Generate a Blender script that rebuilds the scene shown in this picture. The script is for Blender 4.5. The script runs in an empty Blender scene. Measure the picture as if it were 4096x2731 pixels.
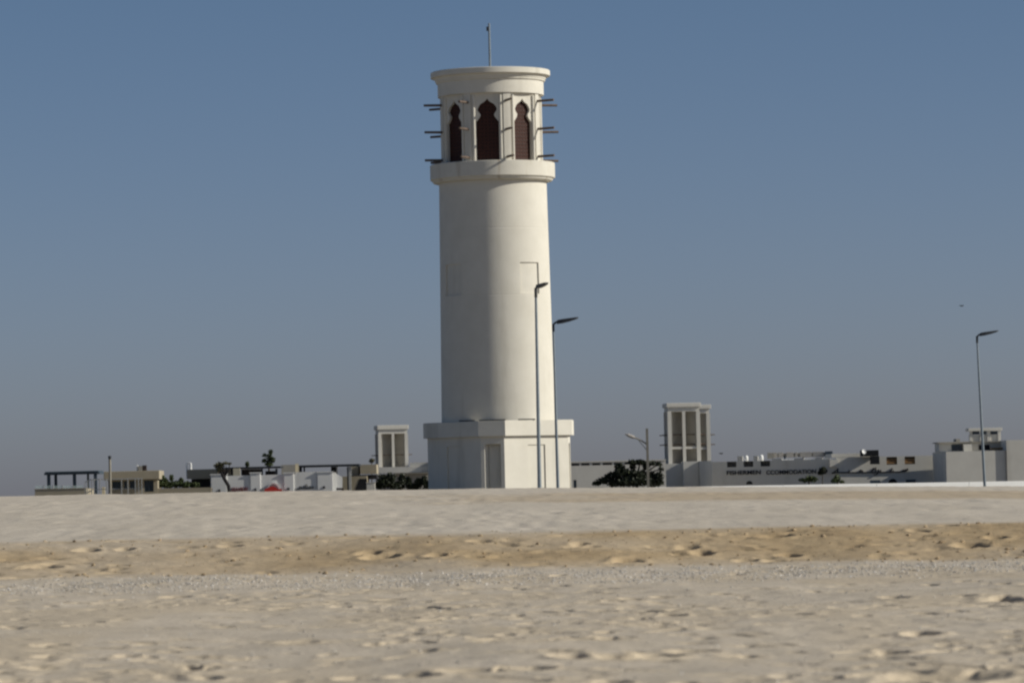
import bpy, bmesh, math, random
import numpy as np
from mathutils import Vector, Matrix

random.seed(7)
rng = np.random.default_rng(11)
S = bpy.context.scene
COL = S.collection
R = math.radians

# ------------------------------------------------------------------ camera, sky, sun, exposure
EYE = 1.6                       # camera height above the near sand
F = 18111.0                     # focal length in photo pixels (4096 wide)
ROLL = R(1.36)
PITCH = math.atan(593.5 / F)
c_f = Vector((0, math.cos(PITCH), math.sin(PITCH)))
c_r0 = Vector((1, 0, 0))
c_u0 = Vector((0, -math.sin(PITCH), math.cos(PITCH)))
c_r = c_r0 * math.cos(ROLL) - c_u0 * math.sin(ROLL)
c_u = c_r0 * math.sin(ROLL) + c_u0 * math.cos(ROLL)

cam = bpy.data.cameras.new('camera')
cam.sensor_width = 36.0
cam.lens = F / 4096 * 36.0
cam.clip_start = 0.5
cam.clip_end = 200000
cam.dof.use_dof = True
cam.dof.focus_distance = 262
cam.dof.aperture_fstop = 3.5
camo = bpy.data.objects.new('camera', cam)
COL.objects.link(camo)
M3 = Matrix((c_r, c_u, -c_f)).transposed()
camo.matrix_world = Matrix.Translation((0, 0, EYE)) @ M3.to_4x4()
S.camera = camo

SUN_AZ = R(97.3)     # clockwise from +Y (view direction): to the right, slightly behind the camera
SUN_EL = R(27.5)
world = bpy.data.worlds.new('World')
S.world = world
world.use_nodes = True
wt = world.node_tree
for n in list(wt.nodes):
    wt.nodes.remove(n)
sky = wt.nodes.new('ShaderNodeTexSky')
sky.sky_type = 'NISHITA'
sky.sun_disc = False
sky.sun_elevation = SUN_EL
sky.sun_rotation = SUN_AZ
sky.altitude = 0
sky.air_density = 0.54
sky.dust_density = 0.72
sky.ozone_density = 1.8
bg = wt.nodes.new('ShaderNodeBackground')
bg.inputs['Strength'].default_value = 0.06
wo = wt.nodes.new('ShaderNodeOutputWorld')
tint = wt.nodes.new('ShaderNodeMixRGB')          # white balance of the whole sky
tint.blend_type = 'MULTIPLY'
tint.inputs[0].default_value = 1.0
# dust layer: the sky turns a little mauve towards the horizon all the way round, and clears above it
wtc = wt.nodes.new('ShaderNodeTexCoord')
wsep = wt.nodes.new('ShaderNodeSeparateXYZ')
wt.links.new(wtc.outputs['Generated'], wsep.inputs[0])
wr = wt.nodes.new('ShaderNodeValToRGB')
wr.color_ramp.elements[0].position = 0.0
wr.color_ramp.elements[0].color = (1.05, 0.945, 1.04, 1)
wr.color_ramp.elements[1].position = 0.14
wr.color_ramp.elements[1].color = (0.88, 0.985, 1.03, 1)
wt.links.new(wsep.outputs['Z'], wr.inputs[0])
wt.links.new(wr.outputs[0], tint.inputs[2])
wt.links.new(sky.outputs[0], tint.inputs[1])
wt.links.new(tint.outputs[0], bg.inputs[0])
wt.links.new(bg.outputs[0], wo.inputs[0])

sun = bpy.data.lights.new('sun', 'SUN')
sun.energy = 4.2
sun.angle = R(0.53)
sun.color = (1.0, 0.95, 0.84)
suno = bpy.data.objects.new('sun', sun)
COL.objects.link(suno)
sdir = Vector((math.sin(SUN_AZ) * math.cos(SUN_EL), math.cos(SUN_AZ) * math.cos(SUN_EL), math.sin(SUN_EL)))
suno.rotation_euler = sdir.to_track_quat('Z', 'Y').to_euler()
suno.location = (40, 0, 60)

S.view_settings.view_transform = 'Standard'
S.view_settings.look = 'None'
S.view_settings.exposure = 0.0
S.view_settings.gamma = 1.0
S.view_settings.use_curve_mapping = False
S.cycles.filter_width = 2.4
S.cycles.max_bounces = 6


# ------------------------------------------------------------------ helpers
def W(sx, sy, d):
    """point seen at photo pixel (sx, sy) at distance d along the view's ground axis"""
    v = c_f + c_r * ((sx - 2048) / F) + c_u * (-(sy - 1365.5) / F)
    v = v * (d / v.y)
    return Vector((v.x, v.y, v.z + EYE))


def lin(*rgb):
    return tuple(((c / 255) / 12.92 if c / 255 <= 0.04045 else ((c / 255 + 0.055) / 1.055) ** 2.4) for c in rgb)


def tag(o, label=None, cat=None, group=None, kind=None):
    if label: o['label'] = label
    if cat: o['category'] = cat
    if group: o['group'] = group
    if kind: o['kind'] = kind
    return o


def obj(name, bm, m, parent=None, smooth=False):
    me = bpy.data.meshes.new(name)
    bmesh.ops.recalc_face_normals(bm, faces=bm.faces)
    bm.to_mesh(me)
    bm.free()
    return objm(name, me, m, parent, smooth)


def objm(name, me, m, parent=None, smooth=False):
    if m is not None and not me.materials:
        me.materials.append(m)
    if smooth:
        me.polygons.foreach_set('use_smooth', [True] * len(me.polygons))
    o = bpy.data.objects.new(name, me)
    COL.objects.link(o)
    if parent is not None:
        o.parent = parent
    return o


def empty(name, loc, rz=0.0):
    o = bpy.data.objects.new(name, None)
    o.empty_display_size = 0.5
    o.location = loc
    o.rotation_euler = (0, 0, rz)
    COL.objects.link(o)
    return o


def bx(bm, x0, x1, y0, y1, z0, z1, bevel=0.0):
    vs = [bm.verts.new(p) for p in ((x0, y0, z0), (x1, y0, z0), (x1, y1, z0), (x0, y1, z0),
                                    (x0, y0, z1), (x1, y0, z1), (x1, y1, z1), (x0, y1, z1))]
    fs = [bm.faces.new([vs[i] for i in q]) for q in ((0, 3, 2, 1), (4, 5, 6, 7), (0, 1, 5, 4), (1, 2, 6, 5), (2, 3, 7, 6), (3, 0, 4, 7))]
    if bevel > 0:
        es = set(e for f in fs for e in f.edges)
        bmesh.ops.bevel(bm, geom=list(es), offset=bevel, segments=2, affect='EDGES', profile=0.6)
    return vs


def tube(bm, pts, rad, n=8, caps=True):
    """tube along a polyline; rad a number or one per point"""
    pts = [Vector(p) for p in pts]
    if not hasattr(rad, '__len__'):
        rad = [rad] * len(pts)
    rings = []
    for i, p in enumerate(pts):
        a = pts[max(i - 1, 0)]
        b = pts[min(i + 1, len(pts) - 1)]
        t = (b - a).normalized()
        s = t.cross(Vector((0, 0, 1)))
        if s.length < 0.05:
            s = t.cross(Vector((1, 0, 0)))
        s.normalize()
        q = s.cross(t)
        rings.append([bm.verts.new(p + (s * math.cos(k * 2 * math.pi / n) + q * math.sin(k * 2 * math.pi / n)) * rad[i]) for k in range(n)])
    for i in range(len(rings) - 1):
        for k in range(n):
            bm.faces.new((rings[i][k], rings[i][(k + 1) % n], rings[i + 1][(k + 1) % n], rings[i + 1][k]))
    if caps:
        bm.faces.new(rings[0][::-1])
        bm.faces.new(rings[-1])


def lathe(bm, prof, n=128, closed=False):
    """prof: list of (r, z), revolved about Z"""
    rings = [[bm.verts.new((r * math.sin(k * 2 * math.pi / n), -r * math.cos(k * 2 * math.pi / n), z)) for k in range(n)] for r, z in prof]
    m = len(rings)
    for i in range(m if closed else m - 1):
        a, b = rings[i], rings[(i + 1) % m]
        for k in range(n):
            bm.faces.new((a[k], a[(k + 1) % n], b[(k + 1) % n], b[k]))


def prism(bm, poly, y0, y1):
    """polygon of (x, z) extruded from y0 to y1"""
    a = [bm.verts.new((x, y0, z)) for x, z in poly]
    b = [bm.verts.new((x, y1, z)) for x, z in poly]
    n = len(poly)
    bm.faces.new(a)
    bm.faces.new(b[::-1])
    for i in range(n):
        bm.faces.new((a[i], b[i], b[(i + 1) % n], a[(i + 1) % n]))


# ------------------------------------------------------------------ value noise (numpy) for the terrain
def vnoise(x, y, seed):
    xi = np.floor(x).astype(np.int64)
    yi = np.floor(y).astype(np.int64)
    fx = x - xi
    fy = y - yi
    fx = fx * fx * fx * (fx * (fx * 6 - 15) + 10)
    fy = fy * fy * fy * (fy * (fy * 6 - 15) + 10)

    def h(a, b):
        n = (a * 374761393 + b * 668265263 + seed * 974634773) & 0x7fffffff
        n = ((n ^ (n >> 13)) * 1274126177) & 0x7fffffff
        n = (n ^ (n >> 16)) & 0xffff
        return n / 32767.5 - 1.0
    a = h(xi, yi); b = h(xi + 1, yi); c = h(xi, yi + 1); d = h(xi + 1, yi + 1)
    return (a * (1 - fx) + b * fx) * (1 - fy) + (c * (1 - fx) + d * fx) * fy


def sstep(a, b, x):
    t = np.clip((x - a) / (b - a), 0, 1)
    return t * t * (3 - 2 * t)


def scarp_shift(x):
    """the scarp wanders a little along the beach"""
    x = np.asarray(x, float)
    return 0.9 * vnoise(x * 0.16, x * 0 + 3.3, 5) + 0.35 * vnoise(x * 0.6, x * 0 + 1.1, 6)


CREST = 185.0


def base_height(x, d):
    """large forms of the ground, relative to the eye"""
    x = np.asarray(x, float)
    d = np.asarray(d, float)
    dd = d + scarp_shift(x) * sstep(70, 88, d)
    u = np.clip(x / np.maximum(d, 20) * CREST, -45, 45)
    crest = 0.06 - 0.0143 * u - 0.0003 * u * u
    xs = np.array([-1e6, 60, 78, 86, 92.5, 95, 105, CREST])
    near = np.interp(dd, xs, np.array([-1.58, -1.58, -1.56, -1.47, -0.95, -0.88, -0.83, -0.83]))
    up = np.clip((dd - 95) / (CREST - 95), 0, 1)
    up = 0.8 * up + 0.2 * up * up
    h = near + (crest - (-0.83)) * up
    h = h - 0.0022 * u * sstep(60, 100, d) * (1 - up)
    far = np.interp(d, [CREST, 230, 300, 330], [0, 0, 1, 1])
    k = sstep(CREST, 232, d)
    h2 = crest * (1 - k) + (-0.60) * k
    h2 = h2 * (1 - sstep(265, 310, d)) + (-1.5) * sstep(265, 310, d)
    return np.where(d > CREST, h2, h)


def gz(x, y):
    return float(base_height(np.array([x]), np.array([y]))[0]) + EYE


# ------------------------------------------------------------------ materials
def mat(name, rough=0.85, spec=0.3):
    m = bpy.data.materials.new(name)
    m.use_nodes = True
    nt = m.node_tree
    b = nt.nodes['Principled BSDF']
    b.inputs['Roughness'].default_value = rough
    b.inputs['Specular IOR Level'].default_value = spec
    return m, nt, b


def noise_mat(name, c1, c2, scale=3.0, rough=0.85, bump=0.0, bscale=40, stretch=None, spec=0.3, metallic=0.0, stain=None):
    m, nt, b = mat(name, rough, spec)
    b.inputs['Metallic'].default_value = metallic
    tc = nt.nodes.new('ShaderNodeTexCoord')
    mp = nt.nodes.new('ShaderNodeMapping')
    if stretch: mp.inputs['Scale'].default_value = stretch
    nt.links.new(tc.outputs['Object'], mp.inputs['Vector'])
    nz = nt.nodes.new('ShaderNodeTexNoise')
    nz.inputs['Scale'].default_value = scale
    nz.inputs['Detail'].default_value = 6
    nz.inputs['Roughness'].default_value = 0.6
    nt.links.new(mp.outputs[0], nz.inputs['Vector'])
    rp = nt.nodes.new('ShaderNodeValToRGB')
    rp.color_ramp.elements[0].position = 0.3
    rp.color_ramp.elements[1].position = 0.7
    rp.color_ramp.elements[0].color = (*c1, 1)
    rp.color_ramp.elements[1].color = (*c2, 1)
    nt.links.new(nz.outputs['Fac'], rp.inputs[0])
    colout = rp.outputs[0]
    if stain:
        sc, thr, col, amt = stain
        mp2 = nt.nodes.new('ShaderNodeMapping')
        mp2.inputs['Scale'].default_value = (1.0, 1.0, 0.10)
        nt.links.new(tc.outputs['Object'], mp2.inputs['Vector'])
        n2 = nt.nodes.new('ShaderNodeTexNoise')
        n2.inputs['Scale'].default_value = sc
        n2.inputs['Detail'].default_value = 5
        nt.links.new(mp2.outputs[0], n2.inputs['Vector'])
        r2 = nt.nodes.new('ShaderNodeMapRange')
        r2.inputs['From Min'].default_value = thr
        r2.inputs['From Max'].default_value = thr + 0.16
        r2.inputs['To Max'].default_value = amt
        nt.links.new(n2.outputs['Fac'], r2.inputs['Value'])
        mx = nt.nodes.new('ShaderNodeMixRGB')
        mx.inputs[2].default_value = (*col, 1)
        nt.links.new(r2.outputs[0], mx.inputs[0])
        nt.links.new(colout, mx.inputs[1])
        colout = mx.outputs[0]
    nt.links.new(colout, b.inputs['Base Color'])
    if bump > 0:
        nb = nt.nodes.new('ShaderNodeTexNoise')
        nb.inputs['Scale'].default_value = bscale
        nb.inputs['Detail'].default_value = 4
        nt.links.new(tc.outputs['Object'], nb.inputs['Vector'])
        bp = nt.nodes.new('ShaderNodeBump')
        bp.inputs['Strength'].default_value = 0.5
        bp.inputs['Distance'].default_value = bump
        nt.links.new(nb.outputs['Fac'], bp.inputs['Height'])
        nt.links.new(bp.outputs[0], b.inputs['Normal'])
    return m


RUST = (0.30, 0.22, 0.13)
GRIME = (0.36, 0.33, 0.27)
PLASTER = noise_mat('tower_plaster', (0.64, 0.61, 0.53), (0.70, 0.67, 0.59), 0.9, 0.9, 0.01, 14, stain=(1.1, 0.57, GRIME, 0.36))
RINGP = noise_mat('ring_plaster', (0.62, 0.59, 0.51), (0.69, 0.66, 0.58), 1.2, 0.9, 0.01, 14, stain=(2.2, 0.56, RUST, 0.50))
WHITE = noise_mat('white_paint', (0.60, 0.575, 0.515), (0.68, 0.655, 0.59), 0.5, 0.85, stain=(0.7, 0.60, GRIME, 0.30))
KIOSKW = noise_mat('kiosk_paint', (0.64, 0.64, 0.62), (0.72, 0.72, 0.70), 0.6, 0.8, stain=(0.8, 0.62, GRIME, 0.25))
WALLW = noise_mat('barrier_paint', (0.80, 0.80, 0.78), (0.86, 0.86, 0.84), 0.4, 0.8, stain=(0.6, 0.62, GRIME, 0.25))
TAN = noise_mat('tan_concrete', (0.34, 0.30, 0.22), (0.40, 0.35, 0.26), 0.5, 0.9, stain=(0.6, 0.6, (0.2, 0.17, 0.12), 0.3))
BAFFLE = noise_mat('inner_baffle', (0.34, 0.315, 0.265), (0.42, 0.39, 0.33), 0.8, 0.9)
CREAM = noise_mat('cream_render', (0.55, 0.50, 0.36), (0.62, 0.56, 0.42), 0.8)
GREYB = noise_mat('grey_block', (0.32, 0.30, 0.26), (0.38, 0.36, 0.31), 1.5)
DARKBROWN = noise_mat('dark_brown_panel', (0.03, 0.022, 0.02), (0.045, 0.034, 0.03), 2.0, 0.7)
BLUEPAINT = noise_mat('blue_grey_steel', (0.045, 0.065, 0.085), (0.06, 0.085, 0.11), 2.0, 0.55)
BLACKROOF = noise_mat('dark_steel_roof', (0.018, 0.022, 0.028), (0.03, 0.034, 0.04), 2.0, 0.6)
DARKVOID = noise_mat('dark_interior_and_shadow', (0.012, 0.013, 0.016), (0.022, 0.023, 0.026), 1.0, 0.9)
WOOD = noise_mat('weathered_beam', (0.11, 0.08, 0.062), (0.16, 0.12, 0.095), 4.0, 0.8)
LATTICE = noise_mat('lattice_wood', (0.058, 0.018, 0.011), (0.078, 0.025, 0.016), 5.0, 0.6)
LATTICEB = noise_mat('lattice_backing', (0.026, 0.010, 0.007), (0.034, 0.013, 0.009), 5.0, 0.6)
SLATW = noise_mat('orange_wood_slat', (0.34, 0.20, 0.09), (0.42, 0.26, 0.13), 3.0, 0.8)
STEEL = noise_mat('galvanised_steel', (0.20, 0.24, 0.27), (0.27, 0.31, 0.34), 2.0, 0.45, metallic=0.5)
RAILM = noise_mat('railing_paint', (0.36, 0.36, 0.34), (0.44, 0.44, 0.42), 3.0, 0.6)
HEADM = noise_mat('lamp_head_paint', (0.03, 0.033, 0.037), (0.05, 0.054, 0.06), 3.0, 0.5)
CONC = noise_mat('lamp_concrete', (0.26, 0.24, 0.20), (0.32, 0.30, 0.25), 3.0, 0.9)
RED = noise_mat('red_paint', (0.45, 0.025, 0.018), (0.52, 0.04, 0.03), 3.0, 0.6)
LETTERD = noise_mat('letter_dark', (0.018, 0.018, 0.022), (0.03, 0.03, 0.035), 4.0, 0.5)
LETTERR = noise_mat('letter_red', (0.16, 0.02, 0.025), (0.2, 0.03, 0.035), 4.0, 0.5)
TANK = noise_mat('tank_plastic', (0.78, 0.78, 0.76), (0.84, 0.84, 0.82), 3.0, 0.5)
BEIGEU = noise_mat('beige_metal', (0.40, 0.37, 0.33), (0.47, 0.44, 0.40), 2.0, 0.7)
BARKD = noise_mat('dark_bark', (0.015, 0.014, 0.016), (0.03, 0.026, 0.026), 6.0, 0.9)
BARK = noise_mat('bark', (0.05, 0.04, 0.03), (0.09, 0.07, 0.055), 6.0, 0.9)


def glass_mat():
    m, nt, b = mat('window_glass', 0.08, 0.5)
    b.inputs['Base Color'].default_value = (0.012, 0.028, 0.045, 1)
    return m


GLASS = glass_mat()
mg, ntg, bgm = mat('balustrade_glass', 0.05, 0.5)
bgm.inputs['Base Color'].default_value = (0.75, 0.9, 0.86, 1)
bgm.inputs['Transmission Weight'].default_value = 0.0
bgm.inputs['Alpha'].default_value = 0.28
BGLASS = mg


def leaf_mat(name, c1, c2):
    m, nt, b = mat(name, 0.6, 0.3)
    g = nt.nodes.new('ShaderNodeNewGeometry')
    rp = nt.nodes.new('ShaderNodeValToRGB')
    rp.color_ramp.elements[0].color = (*c1, 1)
    rp.color_ramp.elements[1].color = (*c2, 1)
    nt.links.new(g.outputs['Random Per Island'], rp.inputs[0])
    nt.links.new(rp.outputs[0], b.inputs['Base Color'])
    return m


LEAFD = leaf_mat('dark_leaves', (0.008, 0.013, 0.007), (0.030, 0.038, 0.016))
LEAFG = leaf_mat('green_leaves', (0.03, 0.05, 0.018), (0.08, 0.10, 0.035))
LEAFY = leaf_mat('dry_leaves', (0.06, 0.055, 0.03), (0.13, 0.12, 0.06))


# ------------------------------------------------------------------ the beach: one sheet from behind the camera to the horizon
def sand_mat():
    m, nt, b = mat('beach_sand', 0.95, 0.15)
    N = nt.nodes.new
    L = nt.links.new
    at = N('ShaderNodeAttribute'); at.attribute_name = 'zone'      # r: tan damp band, g: fine pale sand, b: turned-up sand
    sp = N('ShaderNodeSeparateColor')
    L(at.outputs['Color'], sp.inputs[0])
    tc = N('ShaderNodeTexCoord')

    def noise(scale, detail, sc=None):
        mp = N('ShaderNodeMapping')
        if sc: mp.inputs['Scale'].default_value = sc
        L(tc.outputs['Object'], mp.inputs['Vector'])
        n = N('ShaderNodeTexNoise')
        n.inputs['Scale'].default_value = scale
        n.inputs['Detail'].default_value = detail
        n.inputs['Roughness'].default_value = 0.65
        L(mp.outputs[0], n.inputs['Vector'])
        return n.outputs['Fac']

    def ramp(f, p0, c0, p1, c1):
        r = N('ShaderNodeValToRGB')
        r.color_ramp.elements[0].position = p0
        r.color_ramp.elements[1].position = p1
        r.color_ramp.elements[0].color = (*c0, 1)
        r.color_ramp.elements[1].color = (*c1, 1)
        L(f, r.inputs[0])
        return r.outputs[0]

    def mix(f, a, c):
        x = N('ShaderNodeMixRGB')
        L(f, x.inputs[0]); L(a, x.inputs[1]); L(c, x.inputs[2])
        return x.outputs[0]
    grey = ramp(noise(1.1, 8, (1, 0.35, 1)), 0.34, SAND['grey0'], 0.68, SAND['grey1'])
    tan = ramp(noise(1.3, 8, (1, 0.5, 1)), 0.32, SAND['tan0'], 0.68, SAND['tan1'])
    pale = ramp(noise(0.5, 8, (1, 0.2, 1)), 0.32, SAND['pale0'], 0.68, SAND['pale1'])
    turned = ramp(noise(6, 5), 0.3, SAND['turn0'], 0.7, SAND['turn1'])
    c = mix(sp.outputs[2], grey, turned)
    c = mix(sp.outputs[1], c, pale)
    c = mix(sp.outputs[0], c, tan)
    pv = N('ShaderNodeAttribute'); pv.attribute_name = 'paved'
    c = mix(pv.outputs['Fac'], c, ramp(noise(1.5, 5), 0.3, (0.20, 0.175, 0.14), 0.7, (0.27, 0.24, 0.195)))
    # scattered shell crumbs and grit in the sand itself
    sp2 = ramp(noise(26, 2), 0.66, (0, 0, 0), 0.74, (1, 1, 1))
    x = N('ShaderNodeMixRGB'); x.blend_type = 'ADD'
    x.inputs[0].default_value = 0.06
    L(c, x.inputs[1]); L(sp2, x.inputs[2])
    L(x.outputs[0], b.inputs['Base Color'])
    bp = N('ShaderNodeBump')
    bp.inputs['Strength'].default_value = 0.7
    bp.inputs['Distance'].default_value = 0.03
    L(noise(9, 6, (1, 0.7, 1)), bp.inputs['Height'])
    L(bp.outputs[0], b.inputs['Normal'])
    return m


SAND = dict(grey0=(0.49, 0.425, 0.335), grey1=(0.61, 0.53, 0.425),
            tan0=(0.38, 0.28, 0.165), tan1=(0.49, 0.372, 0.225),
            pale0=(0.53, 0.47, 0.385), pale1=(0.61, 0.545, 0.455),
            turn0=(0.48, 0.385, 0.26), turn1=(0.58, 0.475, 0.33))


def build_beach():
    rows = np.concatenate([[-3000, -1200, -500, -200, -80, -30, -5, 5, 12, 18, 24, 28, 31],
                           np.arange(33, 60, 0.052), np.arange(60, 100, 0.07),
                           np.arange(100, CREST + 8, 0.22), np.array([196, 201, 208, 216, 225, 233, 242, 255, 268, 280, 295, 312, 330, 360, 400, 480, 600, 900, 1500, 3000, 8000, 20000])])
    um = 0.145
    uc = np.arange(-um, um + 1e-6, 0.00068)
    ext = um * np.array([1.08, 1.2, 1.5, 2, 3, 5, 9, 16, 30, 60, 110])
    us = np.concatenate([-ext[::-1], uc, ext])
    D, U = np.meshgrid(rows, us, indexing='ij')
    X = U * np.maximum(D, 20)
    Z = base_height(X, D)
    fineL = (np.abs(U) < um * 1.01) & (D > 30) & (D < CREST + 10)
    fine = fineL.astype(float)
    fg = fine * (1 - sstep(84, 90, D))
    dd = D + scarp_shift(X)
    band = sstep(83.0, 87.5, dd) * (1 - sstep(93.5, 95.5, dd))       # scarp face of damp tan sand
    upper = sstep(94, 97, dd)
    # broad soft forms, trampled relief, then grain-sized roughness
    Z = Z + fg * (0.045 * vnoise(X * 0.35, D * 0.16, 1) + 0.018 * vnoise(X * 0.9, D * 0.55, 2))
    tr = sstep(-0.15, 0.5, vnoise(X * 0.25, D * 0.12, 9))
    Z = Z + fg * (0.35 + 0.65 * tr) * (0.014 * vnoise(X * 2.3, D * 1.7, 3) + 0.007 * vnoise(X * 5.5, D * 4.2, 4))
    Z = Z + band * fine * 0.65 * (0.035 * vnoise(X * 0.7, D * 0.5, 21) + 0.020 * vnoise(X * 2.6, D * 2.0, 22) + 0.013 * vnoise(X * 6, D * 5, 23))
    ripple = sstep(-0.2, 0.4, vnoise(X * 0.15, D * 0.06, 31))
    Z = Z + upper * fine * (0.022 * vnoise(X * 0.7, D * 0.3, 24) + (0.004 + 0.008 * ripple) * vnoise(X * 1.9, D * 0.8, 25) + (0.006 + 0.008 * ripple) * vnoise(X * 3.2, D * 0.42, 26) + 0.006 * vnoise(X * 4.6, D * 0.9, 27))
    # wheel-track lines along the upper beach
    for dc, wd, amp in ((118, 1.1, 0.04), (124, 0.9, 0.03), (150, 1.6, 0.03), (161, 1.4, 0.03)):
        q = (D - dc - 2.2 * vnoise(X * 0.06, D * 0 + dc, 40)) / wd
        Z = Z - upper * fine * amp * np.exp(-q * q) * (0.6 + 0.8 * vnoise(X * 2.2, D * 0.4, 41))
    turned = np.zeros_like(Z)
    # footprints, scrapes and pits
    r = random.Random(3)

    def dent(x0, d0, rx, rd, depth, ang=0.0, rim=0.14):
        i0, i1 = np.searchsorted(rows, [d0 - 2.4 * max(rx, rd), d0 + 2.4 * max(rx, rd)])
        if i1 - i0 < 2: return
        lo = (x0 - 2.4 * max(rx, rd)) / d0
        hi = (x0 + 2.4 * max(rx, rd)) / d0
        j0, j1 = np.searchsorted(us, [lo, hi])
        if j1 - j0 < 2: return
        x = X[i0:i1, j0:j1] - x0
        y = D[i0:i1, j0:j1] - d0
        a = (x * math.cos(ang) + y * math.sin(ang)) / rx
        b = (-x * math.sin(ang) + y * math.cos(ang)) / rd
        q = a * a + b * b
        w = 0.25 * vnoise(X[i0:i1, j0:j1] * 7, D[i0:i1, j0:j1] * 7, int(x0 * 97) % 1000)
        q = q * (1 + w)
        Z[i0:i1, j0:j1] += -depth * np.exp(-q ** 1.5 * 1.3) + depth * rim * 0.7 * np.exp(-((np.sqrt(q) - 1.45) / 0.35) ** 2)
        turned[i0:i1, j0:j1] = np.maximum(turned[i0:i1, j0:j1], np.exp(-(q / 3.2) ** 2) * min(1.0, depth / 0.06))
    for k in range(2600):
        d0 = 34 + (83 - 34) * r.random() ** 0.9
        x0 = (r.random() * 2 - 1) * 0.125 * d0
        cl = vnoise(np.array([x0 * 0.22]), np.array([d0 * 0.12]), 77)[0]
        if cl < 0.10 and r.random() < 0.72: continue
        s = r.uniform(0.65, 1.35)
        dent(x0, d0, 0.08 * s, 0.18 * s, (0.03 + 0.13 * r.random() ** 2) * s, r.uniform(-1.3, 1.3))
    for k in range(230):
        d0 = r.uniform(84, 95.5)
        x0 = (r.random() * 2 - 1) * 0.125 * d0
        s = r.uniform(0.6, 1.5)
        dent(x0, d0, 0.13 * s, 0.2 * s, r.uniform(0.02, 0.065) * s, r.uniform(-1.5, 1.5))
    for k in range(700):
        d0 = r.uniform(97, 182)
        x0 = (r.random() * 2 - 1) * 0.125 * d0
        s = r.uniform(0.8, 1.6)
        dent(x0, d0, 0.15 * s, 0.3 * s, r.uniform(0.01, 0.035), r.uniform(-1.5, 1.5))
    # the deeper pits of the foreground, and the larger scoops in the damp band
    for sx, sy, rx, rd, dp in ((2290, 2645, 0.17, 0.34, 0.20), (2200, 2620, 0.24, 0.5, 0.11), (2480, 2640, 0.24, 0.45, 0.10), (2625, 2632, 0.21, 0.35, 0.17),
                               (2120, 2690, 0.17, 0.4, 0.13), (1640, 2725, 0.18, 0.4, 0.16), (3690, 2535, 0.17, 0.40, 0.16), (3560, 2590, 0.13, 0.35, 0.10),
                               (3480, 2645, 0.26, 0.45, 0.12), (4070, 2690, 0.16, 0.4, 0.14), (3800, 2720, 0.4, 0.5, 0.12), (885, 2505, 0.13, 0.35, 0.10),
                               (1105, 2500, 0.12, 0.3, 0.10), (200, 2590, 0.16, 0.35, 0.09), (2530, 2395, 0.14, 0.5, 0.09), (2650, 2385, 0.14, 0.4, 0.08),
                               (3135, 2450, 0.12, 0.4, 0.09), (2690, 2465, 0.13, 0.4, 0.09), (3580, 2395, 0.16, 0.5, 0.09), (4010, 2400, 0.22, 0.6, 0.10),
                               (1560, 2400, 0.2, 0.5, 0.09), (1200, 2395, 0.25, 0.5, 0.07), (700, 2390, 0.2, 0.5, 0.07), (2770, 2600, 0.2, 0.4, 0.10),
                               (1870, 2700, 0.26, 0.5, 0.11), (30, 2720, 0.15, 0.4, 0.12), (1200, 2570, 0.2, 0.45, 0.06), (2960, 2620, 0.18, 0.4, 0.08),
                               (2810, 2265, 0.2, 0.6, 0.10), (3110, 2265, 0.22, 0.5, 0.11), (2750, 2262, 0.2, 0.5, 0.10)):
        dr = c_f + c_r * ((sx - 2048) / F) + c_u * (-(sy - 1365.5) / F)
        dd0 = dr.y * (-1.58) / dr.z
        dent(dr.x / dr.y * dd0, dd0, rx, rd, dp * 1.8, 0.0, 0.12)
    for sx, d0, rx, rd, dp in ((1500, 88.5, 0.30, 0.45, 0.30), (1460, 89.5, 0.22, 0.4, 0.22), (1730, 88, 0.20, 0.35, 0.2), (330, 91.5, 0.22, 0.35, 0.2), (480, 91.8, 0.16, 0.3, 0.15),
                               (150, 88, 0.3, 0.4, 0.2), (60, 85, 0.35, 0.5, 0.2), (3080, 92, 0.28, 0.4, 0.24), (3130, 88, 0.2, 0.35, 0.2), (3860, 89, 0.3, 0.45, 0.28), (3960, 90.5, 0.2, 0.35, 0.2),
                               (2490, 86.5, 0.25, 0.4, 0.2), (2710, 88, 0.18, 0.3, 0.2), (2300, 90, 0.16, 0.3, 0.15), (900, 92, 0.2, 0.3, 0.15), (3650, 92.5, 0.2, 0.3, 0.18), (1900, 91, 0.2, 0.3, 0.14)):
        dent((sx - 2048) / F * d0, d0, rx, rd, dp, 0.0, 0.2)
    nr, nc = D.shape
    V = np.stack([X, D, Z + EYE], -1).reshape(-1, 3).astype(np.float32)
    ii = (np.arange(nr - 1)[:, None] * nc + np.arange(nc - 1)[None, :]).reshape(-1)
    Fq = np.stack([ii, ii + 1, ii + nc + 1, ii + nc], -1).astype(np.int32)
    me = bpy.data.meshes.new('beach')
    me.vertices.add(len(V)); me.vertices.foreach_set('co', V.ravel())
    me.loops.add(Fq.size); me.loops.foreach_set('vertex_index', Fq.ravel())
    me.polygons.add(len(Fq))
    me.polygons.foreach_set('loop_start', np.arange(0, Fq.size, 4, dtype=np.int32))
    me.polygons.foreach_set('loop_total', np.full(len(Fq), 4, dtype=np.int32))
    me.polygons.foreach_set('use_smooth', np.ones(len(Fq), dtype=bool))
    me.update()
    wob = vnoise(X * 0.5, D * 0.3, 51)
    tz = np.clip(band * (0.80 + 0.35 * wob + 0.25 * vnoise(X * 0.12, D * 0.5, 53)), 0, 1)
    streak = sstep(139, 146, D) * (1 - sstep(163, 172, D)) * sstep(-6, 4, X + 3 * wob) * 0.55       # a browner strip high on the right
    tz = np.maximum(tz, streak)
    patch = (1 - sstep(80, 86, D)) * sstep(0.18, 0.55, vnoise(X * 0.55, D * 0.22, 52)) * 0.4
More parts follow.
